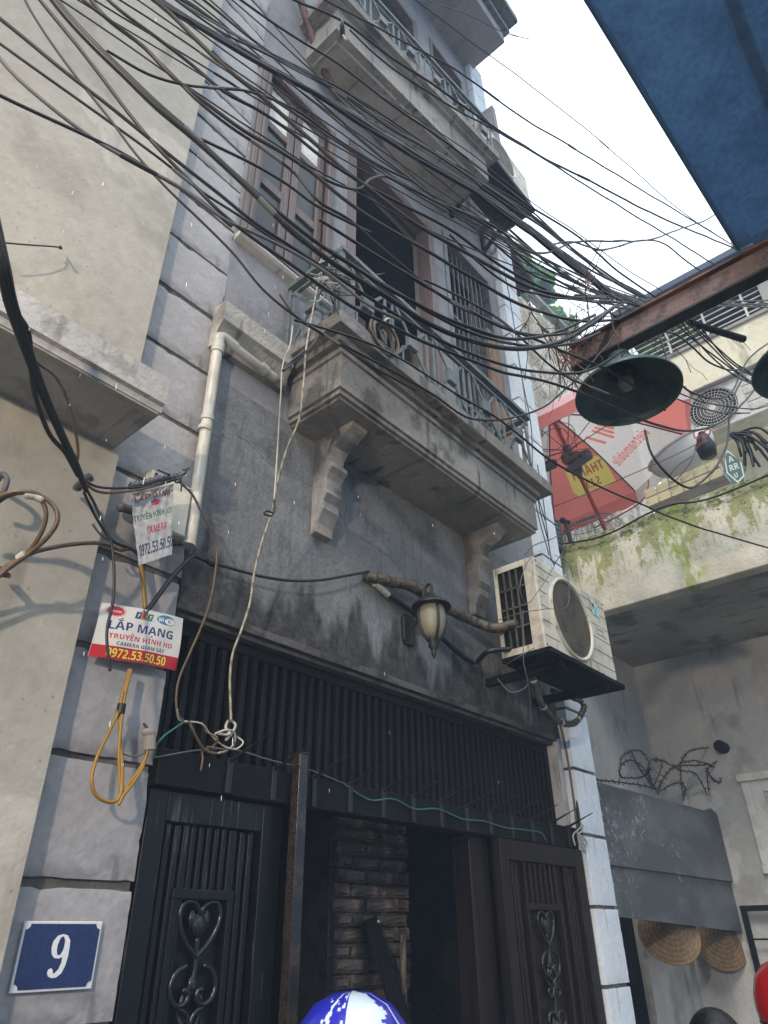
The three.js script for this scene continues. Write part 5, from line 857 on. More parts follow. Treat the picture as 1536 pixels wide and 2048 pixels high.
{ // stone-clad house, lean-to roof, tree
  const Z = -1.35, t = thing('stone_house', V(9, 0, Z), 'pale stone-faced house side beyond the terrace with a sloping coping', 'house');
  const p0 = oZ(990, 548, Z), p1 = oZ(1178, 712, Z), ext = (p) => p;
  const st = dtex(512, 1.6, (u, v) => { const n = fbm(u, v, 7, 6, 451), r = Math.abs(fbm(u, v, 11, 5, 453) - 0.5) * 2; let c = mix([214, 204, 182], [172, 160, 138], sm(0.4, 0.65, n)); c = mix(c, [98, 90, 78], sm(0.09, 0.02, r) * 0.7); const f = (fbm(u, v, 90, 2, 457) - 0.5) * 24; return [c[0] + f, c[1] + f, c[2] + f]; });
  obj('wall', slabZ([[p0.x - 1, 0], [p1.x + 1.6, 0], [p1.x + 1.6, p1.y - 0.6], [p1.x, p1.y], [p0.x, p0.y], [p0.x - 1, p0.y + 0.3]], Z - 0.3, Z), std({ map: st, roughness: 0.95, bumpMap: bumpCoarse, bumpScale: 0.03 }), t);
  obj('coping', bar(V(p0.x - 0.8, p0.y + 0.28, Z + 0.02), V(p1.x + 0.05, p1.y, Z + 0.02), 0.1, 0.14, 0.01, V(0, 0, 1)), M.concrete, t);
  const Zr = -1.2, r = thing('corrugated_roof', V(7, 7, Zr), 'small lean-to of corrugated sheet beside the white pilaster top', 'roof');
  const c0 = oZ(1002, 540, Zr), c1 = oZ(1042, 585, Zr); for (let k = 0; k < 9; k++) { const z = Zr - 0.5 + k * 0.09; obj('sheet_rib', tube([V(c0.x - 0.6, c0.y + 0.42, z), V(c1.x, c1.y, z)], 0.045, { seg: 2, rad: 8 }), M.rust, r); }
  const T = thing('tree', V(15, 0, -3.5), 'bright leafy tree top rising beyond the stone house', 'tree');
  const X = 13, cc = oX(1030, 545, X); obj('trunk', cyl(V(cc.x, 0, cc.z - 0.6), V(cc.x, cc.y, cc.z - 0.4), 0.22, 0.08, 10), M.woodBrown, T);
  for (let k = 0; k < 6; k++) obj('limb', cyl(V(cc.x, cc.y - 1.5 + k * 0.2, cc.z - 0.4), V(cc.x + rr(-1, 1), cc.y + rr(-0.4, 0.8), cc.z + rr(-1.2, 0.8)), 0.06, 0.02, 6), M.woodBrown, T);
  const leaf = new THREE.PlaneGeometry(0.12, 0.2, 1, 2); const lp = leaf.attributes.position; for (let i = 0; i < 6; i++) lp.setZ(i, Math.abs(lp.getY(i)) * -0.3); leaf.computeVertexNormals();
  const N = 5200, im = new THREE.InstancedMesh(leaf, new THREE.MeshPhysicalMaterial({ color: 0xc8d8a8, roughness: 0.8, transmission: 0.45, side: THREE.DoubleSide }), N); im.name = 'crown'; const mt = new THREE.Object3D();
  const cl = []; const pxs = [[1015, 510], [1030, 505], [1022, 530], [1048, 525], [1060, 545], [1075, 555], [1040, 560], [1068, 570], [1085, 565], [1020, 560], [1092, 590], [1050, 585], [1110, 640], [1120, 655], [1130, 665]]; for (const [x, y] of pxs) cl.push([oX(x, y, X + rr(-0.8, 0.8)), 0.2 + 0.16 * rnd()]);
  for (let i = 0; i < 24; i++) cl.push([oX(960 + rr(-80, 60), 560 + rr(-40, 120), X + rr(-1, 1)), 0.35]);
  T.updateWorldMatrix(true, false);
  for (let i = 0; i < N; i++) { const [c, q] = cl[Math.floor(rnd() * cl.length)]; const d = V(rr(-1, 1), rr(-1, 1), rr(-1, 1)); d.multiplyScalar(q * Math.pow(rnd(), 0.3) / d.length()); mt.position.copy(c).add(d).sub(T.position); mt.rotation.set(rr(0, 6), rr(0, 6), rr(0, 6)); mt.scale.setScalar(rr(0.6, 1.2)); mt.updateMatrix(); im.setMatrixAt(i, mt.matrix); im.setColorAt(i, new THREE.Color().setHSL(0.25 + rr(-0.03, 0.03), 0.5, rr(0.22, 0.45))); }
  im.userData.kind = 'stuff'; T.add(im);
  const an = thing('roof_aerial', oX(1080, 620, 9), 'thin old aerial on the roof line before the tree', 'aerial'); const ab = oX(1130, 700, 9), at2 = oX(1075, 560, 9); obj('mast', cyl(oX(1060, 720, 9), oX(1066, 570, 9), 0.012, 0.01, 6), M.rubberGrey, an); for (let k = 0; k < 6; k++) obj('element', cyl(oX(1078 + k * 6, 615 + k * 10, 9), oX(1108 + k * 6, 590 + k * 10, 9), 0.006, 0.006, 5), M.rubberGrey, an);
}
// ---------------------------------------------------------------- awning, beam, hanging lamps overhead
const YB = 3.74;
{
  const t = thing('awning', V(1, 3.9, 2.5), 'dark blue sheet awning overhead at the upper right corner', 'awning');
  const a = oY(1175, 0, 3.93), b = oY(1478, 499, 3.93);
  const blue = metal(0x3f648c, 0x36587e, { seed: 461, rough: 0.55, size: 0.8 });
  const zx = (x) => a.z + (b.z - a.z) / (b.x - a.x) * (x - a.x);
  const tarp = new THREE.MeshPhysicalMaterial({ map: blue.map, roughness: 0.75, transmission: 0.2, side: THREE.DoubleSide, bumpMap: bumpCoarse, bumpScale: 0.004 });
  const patch = (xa, xb, name, dz = 0) => { const g = new THREE.PlaneGeometry(1, 1, 60, 30), p = g.attributes.position; for (let i = 0; i < p.count; i++) { const u = p.getX(i) + 0.5, v = p.getY(i) + 0.5, x = xa + (xb - xa) * u, z = zx(Math.min(x, b.x)) + dz + (3.3 - zx(Math.min(x, b.x)) - dz) * v; const wv = 0.012 * (fbm(x * 0.18, z * 0.18, 6, 4, 466) - 0.5) + 0.004 * Math.sin(x * 5.2 + z * 1.2); p.setXYZ(i, x, 3.93 + wv * Math.min(1, v * 6), z); } g.computeVertexNormals(); return obj(name, uvBox(g), tarp, t); };
  patch(-0.9, b.x, 'sheet'); patch(b.x, 2.62, 'sheet', 0.05);
  obj('hem', cyl(V(-0.9, 3.93, zx(-0.9)), V(b.x, 3.93, b.z), 0.009, 0.009, 10), blue, t);
  for (const z of [2.15, 2.75]) obj('batten', bx(-0.9, 2.6, 3.948, 3.985, z, z + 0.035, 0.003), M.rust, t);
  obj('flashing', slabY([[b.x + 0.0, b.z - 0.02], [b.x + 0.03, b.z + 0.0], [b.x + 0.05, b.z + 0.05], [b.x - 0.03, b.z + 0.05]], 3.962, 3.985), M.white, t);
  const B = thing('steel_beam', V(2.25, YB, 2.2), 'rusty steel beam overhead carrying the green lamps', 'beam');
  obj('web', bx(2.27, 2.28, YB + 0.012, YB + 0.125, 1.16, 3.3), metal(0x655654, 0x4a4040, { seed: 463, rough: 0.85, size: 0.25, bump: 0.005 }), B);
  obj('flange', bx(2.245, 2.306, YB, YB + 0.012, 1.165, 3.3, 0.002), metal(0x2c2f35, 0x1f2024, { seed: 467, rough: 0.8, size: 0.3 }), B);
  obj('flange', bx(2.245, 2.306, YB + 0.125, YB + 0.137, 1.175, 3.3, 0.002), M.rust, B);
}
function barnLamp(c, label) {
  const t = thing('hanging_lamp', c.clone().setY(3.508), label, 'lamp', undefined);
  const green = metal(0x2f4a48, 0x20383a, { seed: 471, rough: 0.4, size: 0.3 }), at = (g) => g.translate(c.x, 0, c.z), y = 3.508;
  obj('shade', at(lathe([[0.208, y - 0.003], [0.21, y + 0.004], [0.2, y + 0.02], [0.17, y + 0.05], [0.13, y + 0.08], [0.09, y + 0.1], [0.064, y + 0.115], [0.058, y + 0.112], [0.085, y + 0.094], [0.125, y + 0.074], [0.165, y + 0.044], [0.195, y + 0.015], [0.203, y], [0.208, y - 0.003]], 56)), green, t);
  obj('neck', at(lathe([[0.064, y + 0.112], [0.07, y + 0.12], [0.068, y + 0.15], [0.05, y + 0.17], [0.046, y + 0.2], [0.02, y + 0.212], [0.012, YB], [0.001, YB]], 28)), green, t);
  obj('holder', at(lathe([[0.001, y + 0.112], [0.058, y + 0.112], [0.04, y + 0.095], [0.03, y + 0.07], [0.001, y + 0.068]], 24)), M.dark, t);
  obj('bulb', ball(V(c.x, y + 0.055, c.z), 0.034, 1, 1.1, 1, 18), new THREE.MeshPhysicalMaterial({ color: 0x9a9a92, roughness: 0.2, transmission: 0.3 }), t);
}
barnLamp(oY(1257, 787, 3.508), 'big dark green barn lamp hanging from the beam end, seen into its shade');
barnLamp(oY(1622, 730, 3.508), 'second green barn lamp on the beam, cut off at the right edge');

// ---------------------------------------------------------------- overhead cables
const ORD = ['first', 'second', 'third', 'fourth', 'fifth', 'sixth', 'seventh', 'eighth', 'ninth', 'tenth', 'eleventh', 'twelfth', 'thirteenth', 'fourteenth', 'fifteenth', 'sixteenth'];
const CG = 'thin black cables in the overhead bundle';
const gen = 'thin black overhead cable running in the bundle from the upper left to the beam';
{
  const oc = (l, r, m, lab, grp) => {   // small kinks and sags along the run, now and then a wrap of tape
    const c = new THREE.CatmullRomCurve3(PC(l), false, 'centripetal'), L = c.getLength(), n = Math.max(6, Math.round(L / 0.11)), p = [];
    for (let i = 0; i <= n; i++) p.push(c.getPointAt(i / n).add(V(rr(-1, 1), rr(-1, 1), rr(-1, 1)).multiplyScalar(i && i < n ? 0.0018 : 0)));
    const o = tag(obj('overhead_cable', tube(p, r * 0.8, { seg: n * 4, rad: 7 }), m), lab, 'cable', grp), k = new THREE.CatmullRomCurve3(p, false, 'centripetal');
    for (let i = 0; i < 2; i++) if (rnd() < 0.6) { const u = rr(0.15, 0.8); obj('tape_wrap', tube([k.getPointAt(u), k.getPointAt(u + 0.012 / L * 2), k.getPointAt(u + rr(0.05, 0.1) / L)], r * 0.8 + 0.0014, { seg: 6, rad: 7 }), rnd() < 0.5 ? M.rubber : M.rubberGrey, o); }
    return o;
  };
  oc([[-40, 5], [0, 35], [170, 175], [300, 280], [415, 370], [500, 440], [600, 505], [768, 615], [900, 690], [1030, 735], [1160, 745], [1250, 700]], 0.0062, M.rubber, 'black overhead cable entering at the left edge just under the top corner');
  oc([[-40, 58], [0, 88], [165, 205], [270, 280], [360, 350], [420, 395], [500, 446], [600, 512], [700, 566]], 0.0045, M.rubber, 'second overhead cable from the left edge, below the top corner one');
  oc([[-40, 60], [0, 115], [50, 170], [130, 235], [200, 285], [300, 345], [375, 385], [450, 440], [540, 480], [640, 535], [720, 600], [800, 640]], 0.006, M.rubberGrey, 'grey overhead cable dipping steeply in from the left edge');
  oc([[-40, 172], [0, 190], [125, 250], [225, 297], [310, 345], [400, 400], [462, 452]], 0.0055, M.rubber, 'lowest overhead cable at the left edge ending at the window frame');
  oc([[30, -40], [50, 0], [110, 95], [170, 175], [240, 265], [310, 350], [440, 480], [555, 605], [640, 662], [712, 704], [780, 740], [840, 771], [915, 824], [959, 842], [1000, 838], [1046, 829], [1100, 805], [1150, 760], [1215, 690], [1240, 650]], 0.0042, M.rubber, 'thin cable drooping low across the balcony front and up to the beam');
  oc([[40, -50], [80, 0], [150, 85], [230, 190], [290, 270], [350, 330], [430, 415], [500, 470], [600, 540], [700, 610], [800, 660], [900, 705], [1010, 745], [1100, 765], [1200, 800], [1300, 845], [1380, 862], [1440, 845], [1500, 790], [1560, 700]], 0.0062, M.rubber, 'black cable that passes in front of the green lamp and rises right');
  oc([[70, -50], [110, 0], [150, 60], [210, 110], [280, 185], [360, 250], [425, 310], [500, 380], [600, 475], [665, 525], [768, 590], [830, 632], [900, 665], [1000, 695], [1100, 690], [1180, 650], [1230, 612]], 0.0105, M.rubber, 'thickest single black cable crossing before the window');
  oc([[78, -50], [118, 0], [158, 58], [216, 108], [290, 184], [368, 252], [432, 313], [505, 378], [612, 470], [690, 520], [780, 580], [900, 640], [1010, 676], [1100, 668], [1190, 630]], 0.0075, M.rubber, 'black cable twisted beside the thickest one');
  oc([[120, -40], [160, 0], [225, 45], [300, 105], [350, 155], [415, 220], [500, 280], [575, 330], [650, 415], [715, 450], [768, 500], [880, 590], [1000, 650], [1120, 700], [1250, 760], [1330, 820]], 0.006, M.rubber, gen, CG);
  oc([[175, -40], [215, 0], [300, 65], [385, 130], [450, 185], [550, 240], [650, 320], [768, 390], [900, 460], [1000, 530], [1100, 582], [1190, 602], [1280, 605]], 0.0065, M.rubber, gen, CG);
  oc([[160, -30], [195, 15], [230, 50], [280, 85], [340, 150], [380, 180], [420, 212], [500, 268], [590, 320], [690, 400], [800, 470], [920, 540], [1020, 600], [1150, 640], [1240, 640]], 0.0075, M.cableBrown, 'brownish overhead cable swinging in a slack curve past the window');
  oc([[270, -30], [305, 0], [360, 45], [425, 115], [500, 175], [600, 260], [700, 350], [768, 400], [850, 460], [960, 520], [1050, 570], [1150, 595], [1250, 590]], 0.0085, M.cableBrown, 'wide brown flat cable above the slack one');
  oc([[215, 102], [250, 118], [300, 150], [350, 165], [400, 176], [460, 178], [520, 190], [600, 225], [660, 268], [740, 320], [820, 360]], 0.005, M.rubber, 'cable that crosses the bundle from lower left before the window head');
  oc([[380, 268], [430, 290], [500, 325], [560, 360], [640, 415], [740, 465]], 0.0055, M.rubber, 'short cable branching low across the window panes');
  // many thin drop wires fanning out of the bundle
  for (let k = 0; k < 11; k++) { const x0 = 120 + k * 38 + rr(-7, 7), xe = 1210 + 70 * rnd(), ye = 592 + rr(-8, 22), sag = rr(20, 95), p = []; for (let i = -1; i <= 9; i++) { const t = i / 9; p.push([x0 + (xe - x0) * t, ye * t + sag * Math.sin(Math.PI * Math.max(0, t)) * (0.6 + 0.5 * t)]); } oc(p, rr(0.0028, 0.0042), M.rubber, `thin overhead wire fanning to the beam, ${ORD[k]} from the left at the top edge`, 'thin wires fanning to the beam'); }
  // twisted main bundle
  for (let k = 0; k < 7; k++) { const j = () => rr(-7, 7); const base = [[275, -30], [320, 0], [400, 55], [525, 130], [650, 200], [768, 268], [900, 350], [1000, 418], [1060, 460], [1150, 530], [1210, 580], [1290, 610]]; oc(base.map(([x, y]) => [x + j() * 0.4, y + j()]), 0.0075 + 0.003 * rnd(), M.rubber, 'strand of the thick twisted bundle crossing the upper floors', 'strands of the thick twisted bundle'); }
  for (let k = 0; k < 4; k++) { const j = () => rr(-3, 3), d = k * 6; const base = [[310, -30], [350 + d, 0], [450 + d, 65], [550 + d, 120], [675 + d, 183], [768 + d, 246], [900 + d, 330], [1000, 400 - d], [1060, 440 - d], [1160, 510], [1230, 560], [1300, 600]]; oc(base.map(([x, y]) => [x, y + j()]), 0.0045, k === 1 ? M.rubberGrey : M.rubber, gen, CG); }
  oc([[370, -30], [410, 0], [525, 95], [650, 168], [768, 240], [900, 322], [1010, 396], [1100, 460], [1200, 545], [1290, 600]], 0.0055, M.rubber, gen, CG);
  oc([[440, -30], [480, 0], [550, 50], [665, 120], [768, 198], [900, 290], [1000, 368], [1060, 412], [1160, 475], [1240, 545], [1320, 600]], 0.0055, M.rubber, gen, CG);
  oc([[550, -20], [590, 0], [690, 45], [768, 105], [860, 165], [960, 235], [1060, 300], [1180, 362], [1300, 425], [1400, 468], [1475, 500]], 0.0062, M.rubber, 'upper overhead cable slanting across the sky to the awning corner');
  oc([[610, -22], [650, 0], [768, 62], [920, 145], [1030, 225], [1150, 298], [1300, 390], [1400, 450], [1478, 498]], 0.005, M.rubber, 'cable just above the upper slanting one, over the sky');
  oc([[700, 60], [768, 122], [880, 200], [993, 262], [1100, 325], [1158, 362], [1268, 430], [1343, 475], [1440, 535], [1500, 560]], 0.0048, M.rubber, 'lower of the three cables that cross the open sky');
  oc([[790, -25], [830, 0], [930, 75], [1000, 125], [1150, 240], [1250, 325], [1350, 412], [1440, 475]], 0.0032, M.rubber, 'fine wire crossing the sky from the overhanging floor');
  oc([[830, -10], [890, 12], [960, 40], [1000, 62], [1060, 78]], 0.003, M.rubber, 'fine wire passing under the high cornice');
  oc([[768, 195], [918, 290], [1058, 400], [1168, 475], [1240, 530], [1330, 585]], 0.0028, M.rubber, 'fine straight wire just above the bundle against the sky');
  oc([[600, 330], [700, 380], [768, 350], [868, 400], [993, 455], [1048, 500], [1093, 505], [1143, 486], [1218, 482], [1293, 480], [1368, 455], [1412, 440], [1428, 430]], 0.0058, M.rubber, 'cable looping up to the awning edge over the pale sky');
  oc([[1100, 490], [1143, 484], [1198, 500], [1240, 492], [1283, 480], [1333, 490], [1383, 530], [1433, 555], [1490, 540]], 0.0052, M.rubber, 'cable branching from the sky loop down to the beam end');
  const right = [[[640, 440], [768, 520], [900, 600], [1020, 660], [1130, 668], [1200, 630], [1260, 600]], [[768, 350], [868, 400], [980, 455], [1050, 520], [1130, 570], [1180, 595]], [[900, 470], [1000, 560], [1080, 590], [1160, 600], [1250, 612]], [[660, 500], [768, 570], [930, 660], [1040, 690], [1130, 690], [1200, 665]], [[850, 560], [1000, 640], [1120, 745], [1250, 800]], [[980, 480], [1060, 545], [1130, 575], [1180, 595], [1240, 640]], [[1020, 460], [1100, 530], [1160, 570], [1230, 590], [1300, 605]], [[1040, 440], [1150, 520], [1210, 555], [1310, 600]]];
  right.forEach((l, k) => oc(l, 0.0045 + 0.002 * rnd(), M.rubber, 'slack black cable sagging between the house corner and the beam', 'slack cables at the house corner'));
  oc([[560, 590], [600, 640], [640, 662]].concat([[700, 705], [830, 780]]), 0.0035, M.rubber, 'short thin cable before the balcony corner');
  oc([[590, 640], [768, 700], [900, 780], [1000, 840], [1100, 920], [1250, 995], [1400, 1055], [1560, 1102]], 0.0042, M.rubber, 'long straight wire slanting down across the mossy parapet to the right edge');
  // from the beam to the right and down
  const R2 = [[[1180, 595], [1280, 600], [1400, 605], [1560, 612]], [[1150, 590], [1260, 596], [1380, 612], [1560, 606]], [[1200, 600], [1330, 612], [1450, 604], [1560, 600]], [[1230, 615], [1340, 622], [1450, 612], [1560, 616]]];
  R2.forEach((l) => oc(l, 0.006, M.rubber, 'black cable running level from the beam to the right edge', 'level cables at the beam'));
  const R3 = [[[1370, 640], [1420, 690], [1470, 740], [1560, 800]], [[1360, 640], [1410, 700], [1460, 745], [1560, 790]], [[1380, 645], [1440, 700], [1490, 740], [1560, 770]], [[1350, 645], [1400, 690], [1480, 750], [1560, 812]], [[1390, 640], [1450, 715], [1500, 750], [1560, 776]]];
  R3.forEach((l) => oc(l, 0.0048, M.rubber, 'black cable slanting from the beam down to the knot at the right edge', 'slanting cables at the right edge'));
  oc([[1236, 590], [1238, 620], [1250, 645], [1300, 665], [1345, 665], [1380, 690], [1420, 725], [1460, 740], [1490, 736]], 0.0058, M.rubber, 'cable draped over the beam and across to the right knot');
  oc([[1318, 668], [1332, 710], [1350, 760], [1385, 785], [1430, 798], [1462, 785], [1480, 750], [1500, 715], [1545, 680]], 0.0058, M.rubber, 'black cable drooping in a deep loop before the spoked fan guard');
  oc([[1290, 862], [1300, 900], [1330, 945], [1370, 975], [1400, 965], [1440, 920], [1455, 880], [1460, 830], [1468, 790], [1490, 752]], 0.0058, M.rubber, 'black cable hanging in the lowest loop under the green lamp');
  oc([[1355, 785], [1400, 802], [1450, 812], [1500, 818], [1560, 806]], 0.004, M.rubber, 'thin wire before the fan guard, upper of two', undefined);
  oc([[1355, 798], [1400, 815], [1440, 825], [1500, 826]], 0.004, M.rubber, 'thin wire before the fan guard, lower of two');
}
cable(PX([[1060, 1090], [1100, 1090], [1145, 1085], [1185, 1078], [1230, 1062], [1290, 1030], [1340, 1010], [1400, 1002], [1440, 990], [1536, 950], [1600, 920]], 5.08), 0.008, M.rubber, 'black cable lying along the top of the mossy parapet');
{ // dangling ends at the house corner
  const L = [[[1008, 540, 0.1], [1020, 600, 0.1], [1045, 760, 0.1], [1062, 850, 0.1], [1068, 960, 0.1], [1090, 1040, 0.12]], [[1060, 560, 0.15], [1056, 700, 0.15], [1050, 760, 0.15]], [[1075, 930, 0.12], [1085, 990, 0.12], [1094, 1060, 0.12], [1102, 1115, 0.12], [1108, 1130, 0.15]], [[1072, 940, 0.1], [1078, 1010, 0.12], [1096, 1080, 0.12]], [[1035, 700, 0.1], [1050, 800, 0.1], [1070, 1000, 0.1], [1098, 1110, 0.1]]];
  const lab = ['thin wire running down the upper edge of the white right pilaster', 'straight stub of wire hanging before the stone house', 'black wire hanging from the balcony corner to the air conditioner', 'second wire from the balcony corner curling inward', 'pale wire down the house corner behind the balcony'];
  L.forEach((l, i) => cable(PZ(l), 0.004, i === 4 ? M.rubberGrey : M.rubber, lab[i], 'wire', undefined, 'wire'));
  cable(PZ([[1108, 1130, 0.3], [1130, 1090, 0.3], [1128, 1060, 0.3], [1110, 1075, 0.3], [1070, 1090, 0.3], [1050, 1110, 0.35]]), 0.003, M.rubber, 'looped thin wire over the top of the air conditioner', 'wire', undefined, 'wire');
}
// low bundle at the left edge and its branches
{
  const z = (y) => 0.62 - 0.42 * Math.min(1, Math.max(0, (y - 500) / 500));
  const lb = (l, r, m, lab, g) => cable(l.map(([x, y]) => oZ(x, y, z(y))), r, m, lab, 'cable', g, 'cable');
  for (let k = 0; k < 3; k++) lb([[-22 + k * 7, 430], [0 + k * 8, 540], [12 + k * 8, 600], [48 + k * 6, 700], [88 + k * 4, 800], [125 + k * 3, 880], [150 + k * 2, 930], [172, 980]], 0.0078, M.rubber, 'thick black cable in the bunch coming down the left edge', 'bunched cables at the left edge');
  lb([[165, 965], [190, 1010], [212, 1060], [222, 1085], [228, 1140], [226, 1200], [214, 1260], [215, 1300], [220, 1340]], 0.0045, M.rubber, 'black cable end hanging down over the advert sign');
  lb([[10, 600], [55, 660], [62, 740], [70, 790], [100, 870], [130, 905], [155, 950]], 0.0068, M.rubber, 'black cable bowing out left of the bunch');
  lb([[40, 660], [68, 718], [110, 752], [135, 800], [150, 860], [156, 905], [150, 945]], 0.0045, M.rubberBrown, 'thin brown cable bowing out right of the bunch');
  cable(PZ([[165, 960, 0.21], [185, 978, 0.19], [205, 985, 0.18], [240, 984, 0.17], [285, 978, 0.17], [330, 966, 0.17], [362, 955, 0.175]]), 0.0045, M.rubberBrown, 'brown cable swinging from the bunch to the rolled bag top');
  cable(PZ([[165, 958, 0.2], [190, 972, 0.19], [215, 976, 0.18], [250, 976, 0.17], [300, 972, 0.17], [352, 958, 0.175]]), 0.004, M.rubber, 'black cable swinging from the bunch to the rolled bag top');
  cable(PZ([[168, 985, 0.19], [195, 1040, 0.15], [222, 1078, 0.12], [262, 1098, 0.08]]), 0.0045, M.rubber, 'black cable running from the bunch to behind the bag');
  const c = thing('cable_clip', oZ(163, 972, 0.18), 'pale plastic strap holding the bunched cables to the beige wall', 'clip');
  obj('strap', tube(PZ([[152, 975, 0.1], [164, 962, 0.21], [176, 952, 0.215], [182, 958, 0.19]]), 0.009), M.rubberGrey, c); obj('head', [ball(oZ(156, 974, 0.13), 0.014), cyl(oZ(150, 976, 0.085), oZ(158, 973, 0.15), 0.008, 0.008, 8)], M.rubberGrey, c);
  cable(PZ([[360, 965, 0.175], [385, 990, 0.16], [405, 1030, 0.15], [425, 1065, 0.14], [433, 1100, 0.13], [430, 1150, 0.12], [418, 1210, 0.1], [400, 1260, 0.09], [378, 1310, 0.07], [360, 1352, 0.05], [353, 1385, 0.04], [356, 1430, 0.035], [372, 1446, 0.03]]), 0.0042, M.rubberBrown, 'long stiff wire arcing from the bag down to the transom slats');
  cable(PZ([[640, 548, 0.3], [628, 610, 0.34], [612, 700, 0.4], [606, 780, 0.4], [598, 840, 0.36], [575, 895, 0.3], [556, 960, 0.25], [545, 1020, 0.2], [522, 1090, 0.15], [508, 1150, 0.12], [500, 1205, 0.1], [482, 1262, 0.08], [466, 1305, 0.06], [460, 1350, 0.05], [462, 1440, 0.045]]), 0.0046, metal(0xa09a88, 0x6d6656, { seed: 481, size: 0.1, rough: 0.5 }), 'long pale wire hanging from the balcony corner down to the transom');
  cable(PZ([[585, 652, 0.4], [580, 690, 0.4], [566, 728, 0.38], [561, 800, 0.35], [556, 880, 0.3], [551, 960, 0.28], [548, 1000, 0.27]]), 0.003, M.pvc, 'thin whitish wire dangling left of the long pale wire');
  cable(PZ([[548, 1000, 0.27], [549, 1022, 0.27], [540, 1032, 0.28], [528, 1027, 0.28], [534, 1022, 0.28], [546, 1026, 0.27]]), 0.0036, M.black, 'small black hook at the end of the whitish wire', 'hook', undefined, 'hook');
  cable(PZ([[608, 700, 0.42], [596, 712, 0.42], [575, 730, 0.4], [566, 742, 0.4], [590, 722, 0.41], [625, 690, 0.43], [640, 660, 0.43]]), 0.0055, M.rubber, 'black cable looped over the left corner of the balcony slab');
  cable(PZ([[0, 485, 0.14], [60, 490, 0.13], [105, 493, 0.11], [121, 495, 0.082]]), 0.003, M.rubber, 'thin wire pinned across the upper beige wall');
  const nail = thing('wall_nail', oZ(121, 495, 0.08), 'nail holding the thin wire on the upper beige wall', 'nail'); obj('shank', cyl(oZ(121, 495, 0.078), oZ(121, 495, 0.12), 0.004, 0.004, 6), M.rust, nail); obj('head', ball(oZ(121, 495, 0.12), 0.007), M.rust, nail);
}
{ // clutter on the balcony rail
  const t = thing('cable_hank', oZ(768, 668, 0.43), 'brown hank of wound cable hung on the balcony railing', 'cable coil');
  const c = oZ(768, 672, 0.43); for (let k = 0; k < 6; k++) { const g = new THREE.TorusGeometry(0.085 + rr(-0.008, 0.012), 0.0055, 7, 40); g.rotateY(rr(-0.2, 0.2)); g.rotateX(rr(-0.1, 0.1)); g.translate(c.x + rr(-0.008, 0.008), c.y + rr(-0.008, 0.008), c.z + rr(-0.015, 0.02)); obj('turn', keepUV(g), k % 3 ? M.rubberBrown : M.rubber, t); }
  obj('tie', tube([c.clone().add(V(0.02, 0.07, -0.03)), c.clone().add(V(0.025, 0.1, 0.02)), c.clone().add(V(0.0, 0.1, 0.03)), c.clone().add(V(-0.01, 0.07, -0.02))], 0.005), M.white, t);
  const w = thing('wire_tangle', oZ(660, 545, 0.4), 'tangle of pale and dark wires knotted at the balcony rail corner', 'wires');
  for (let k = 0; k < 12; k++) { const p = []; let x = 655 + rr(-14, 20), y = 545 + rr(-20, 20); for (let i = 0; i < 6; i++) { p.push(oZ(x, y, 0.42 + rr(-0.05, 0.06))); x += rr(-28, 42); y += rr(-20, 24); } obj('wire', tube(p, 0.0022 + 0.0015 * rnd(), { seg: 36, rad: 5 }), k % 3 === 0 ? M.pvc : k % 3 === 1 ? M.rubber : M.rubberBrown, w); }
  const r = thing('cable_hank', oC(687, 62), 'small ring of looped cable with a white tie, high under the second balcony', 'cable coil');
  const rc = oC(684, 60); for (let k = 0; k < 3; k++) { const g = new THREE.TorusGeometry(0.024 + k * 0.002, 0.0035, 6, 30); g.rotateY(0.7 + rr(-0.2, 0.2)); g.translate(rc.x, rc.y, rc.z + rr(-0.006, 0.006)); obj('turn', keepUV(g), M.rubber, r); }
  obj('tie', cyl(oC(686, 70), oC(692, 80), 0.004, 0.004, 6), M.white, r);
  const d = thing('rusty_pipe', V(1.6, 7, 0.08), 'rusty pipe slanting up the wall beside the window head', 'pipe'); obj('pipe', tube([oZ(595, -20, 0.06), oZ(620, 60, 0.06), oZ(640, 120, 0.06), oZ(662, 170, 0.06), oZ(690, 215, 0.06)], 0.028, { rad: 10 }), M.rust, d); obj('joint', cyl(oZ(637, 110, 0.06), oZ(641, 122, 0.06), 0.034, 0.034, 12), M.rust, d);
}
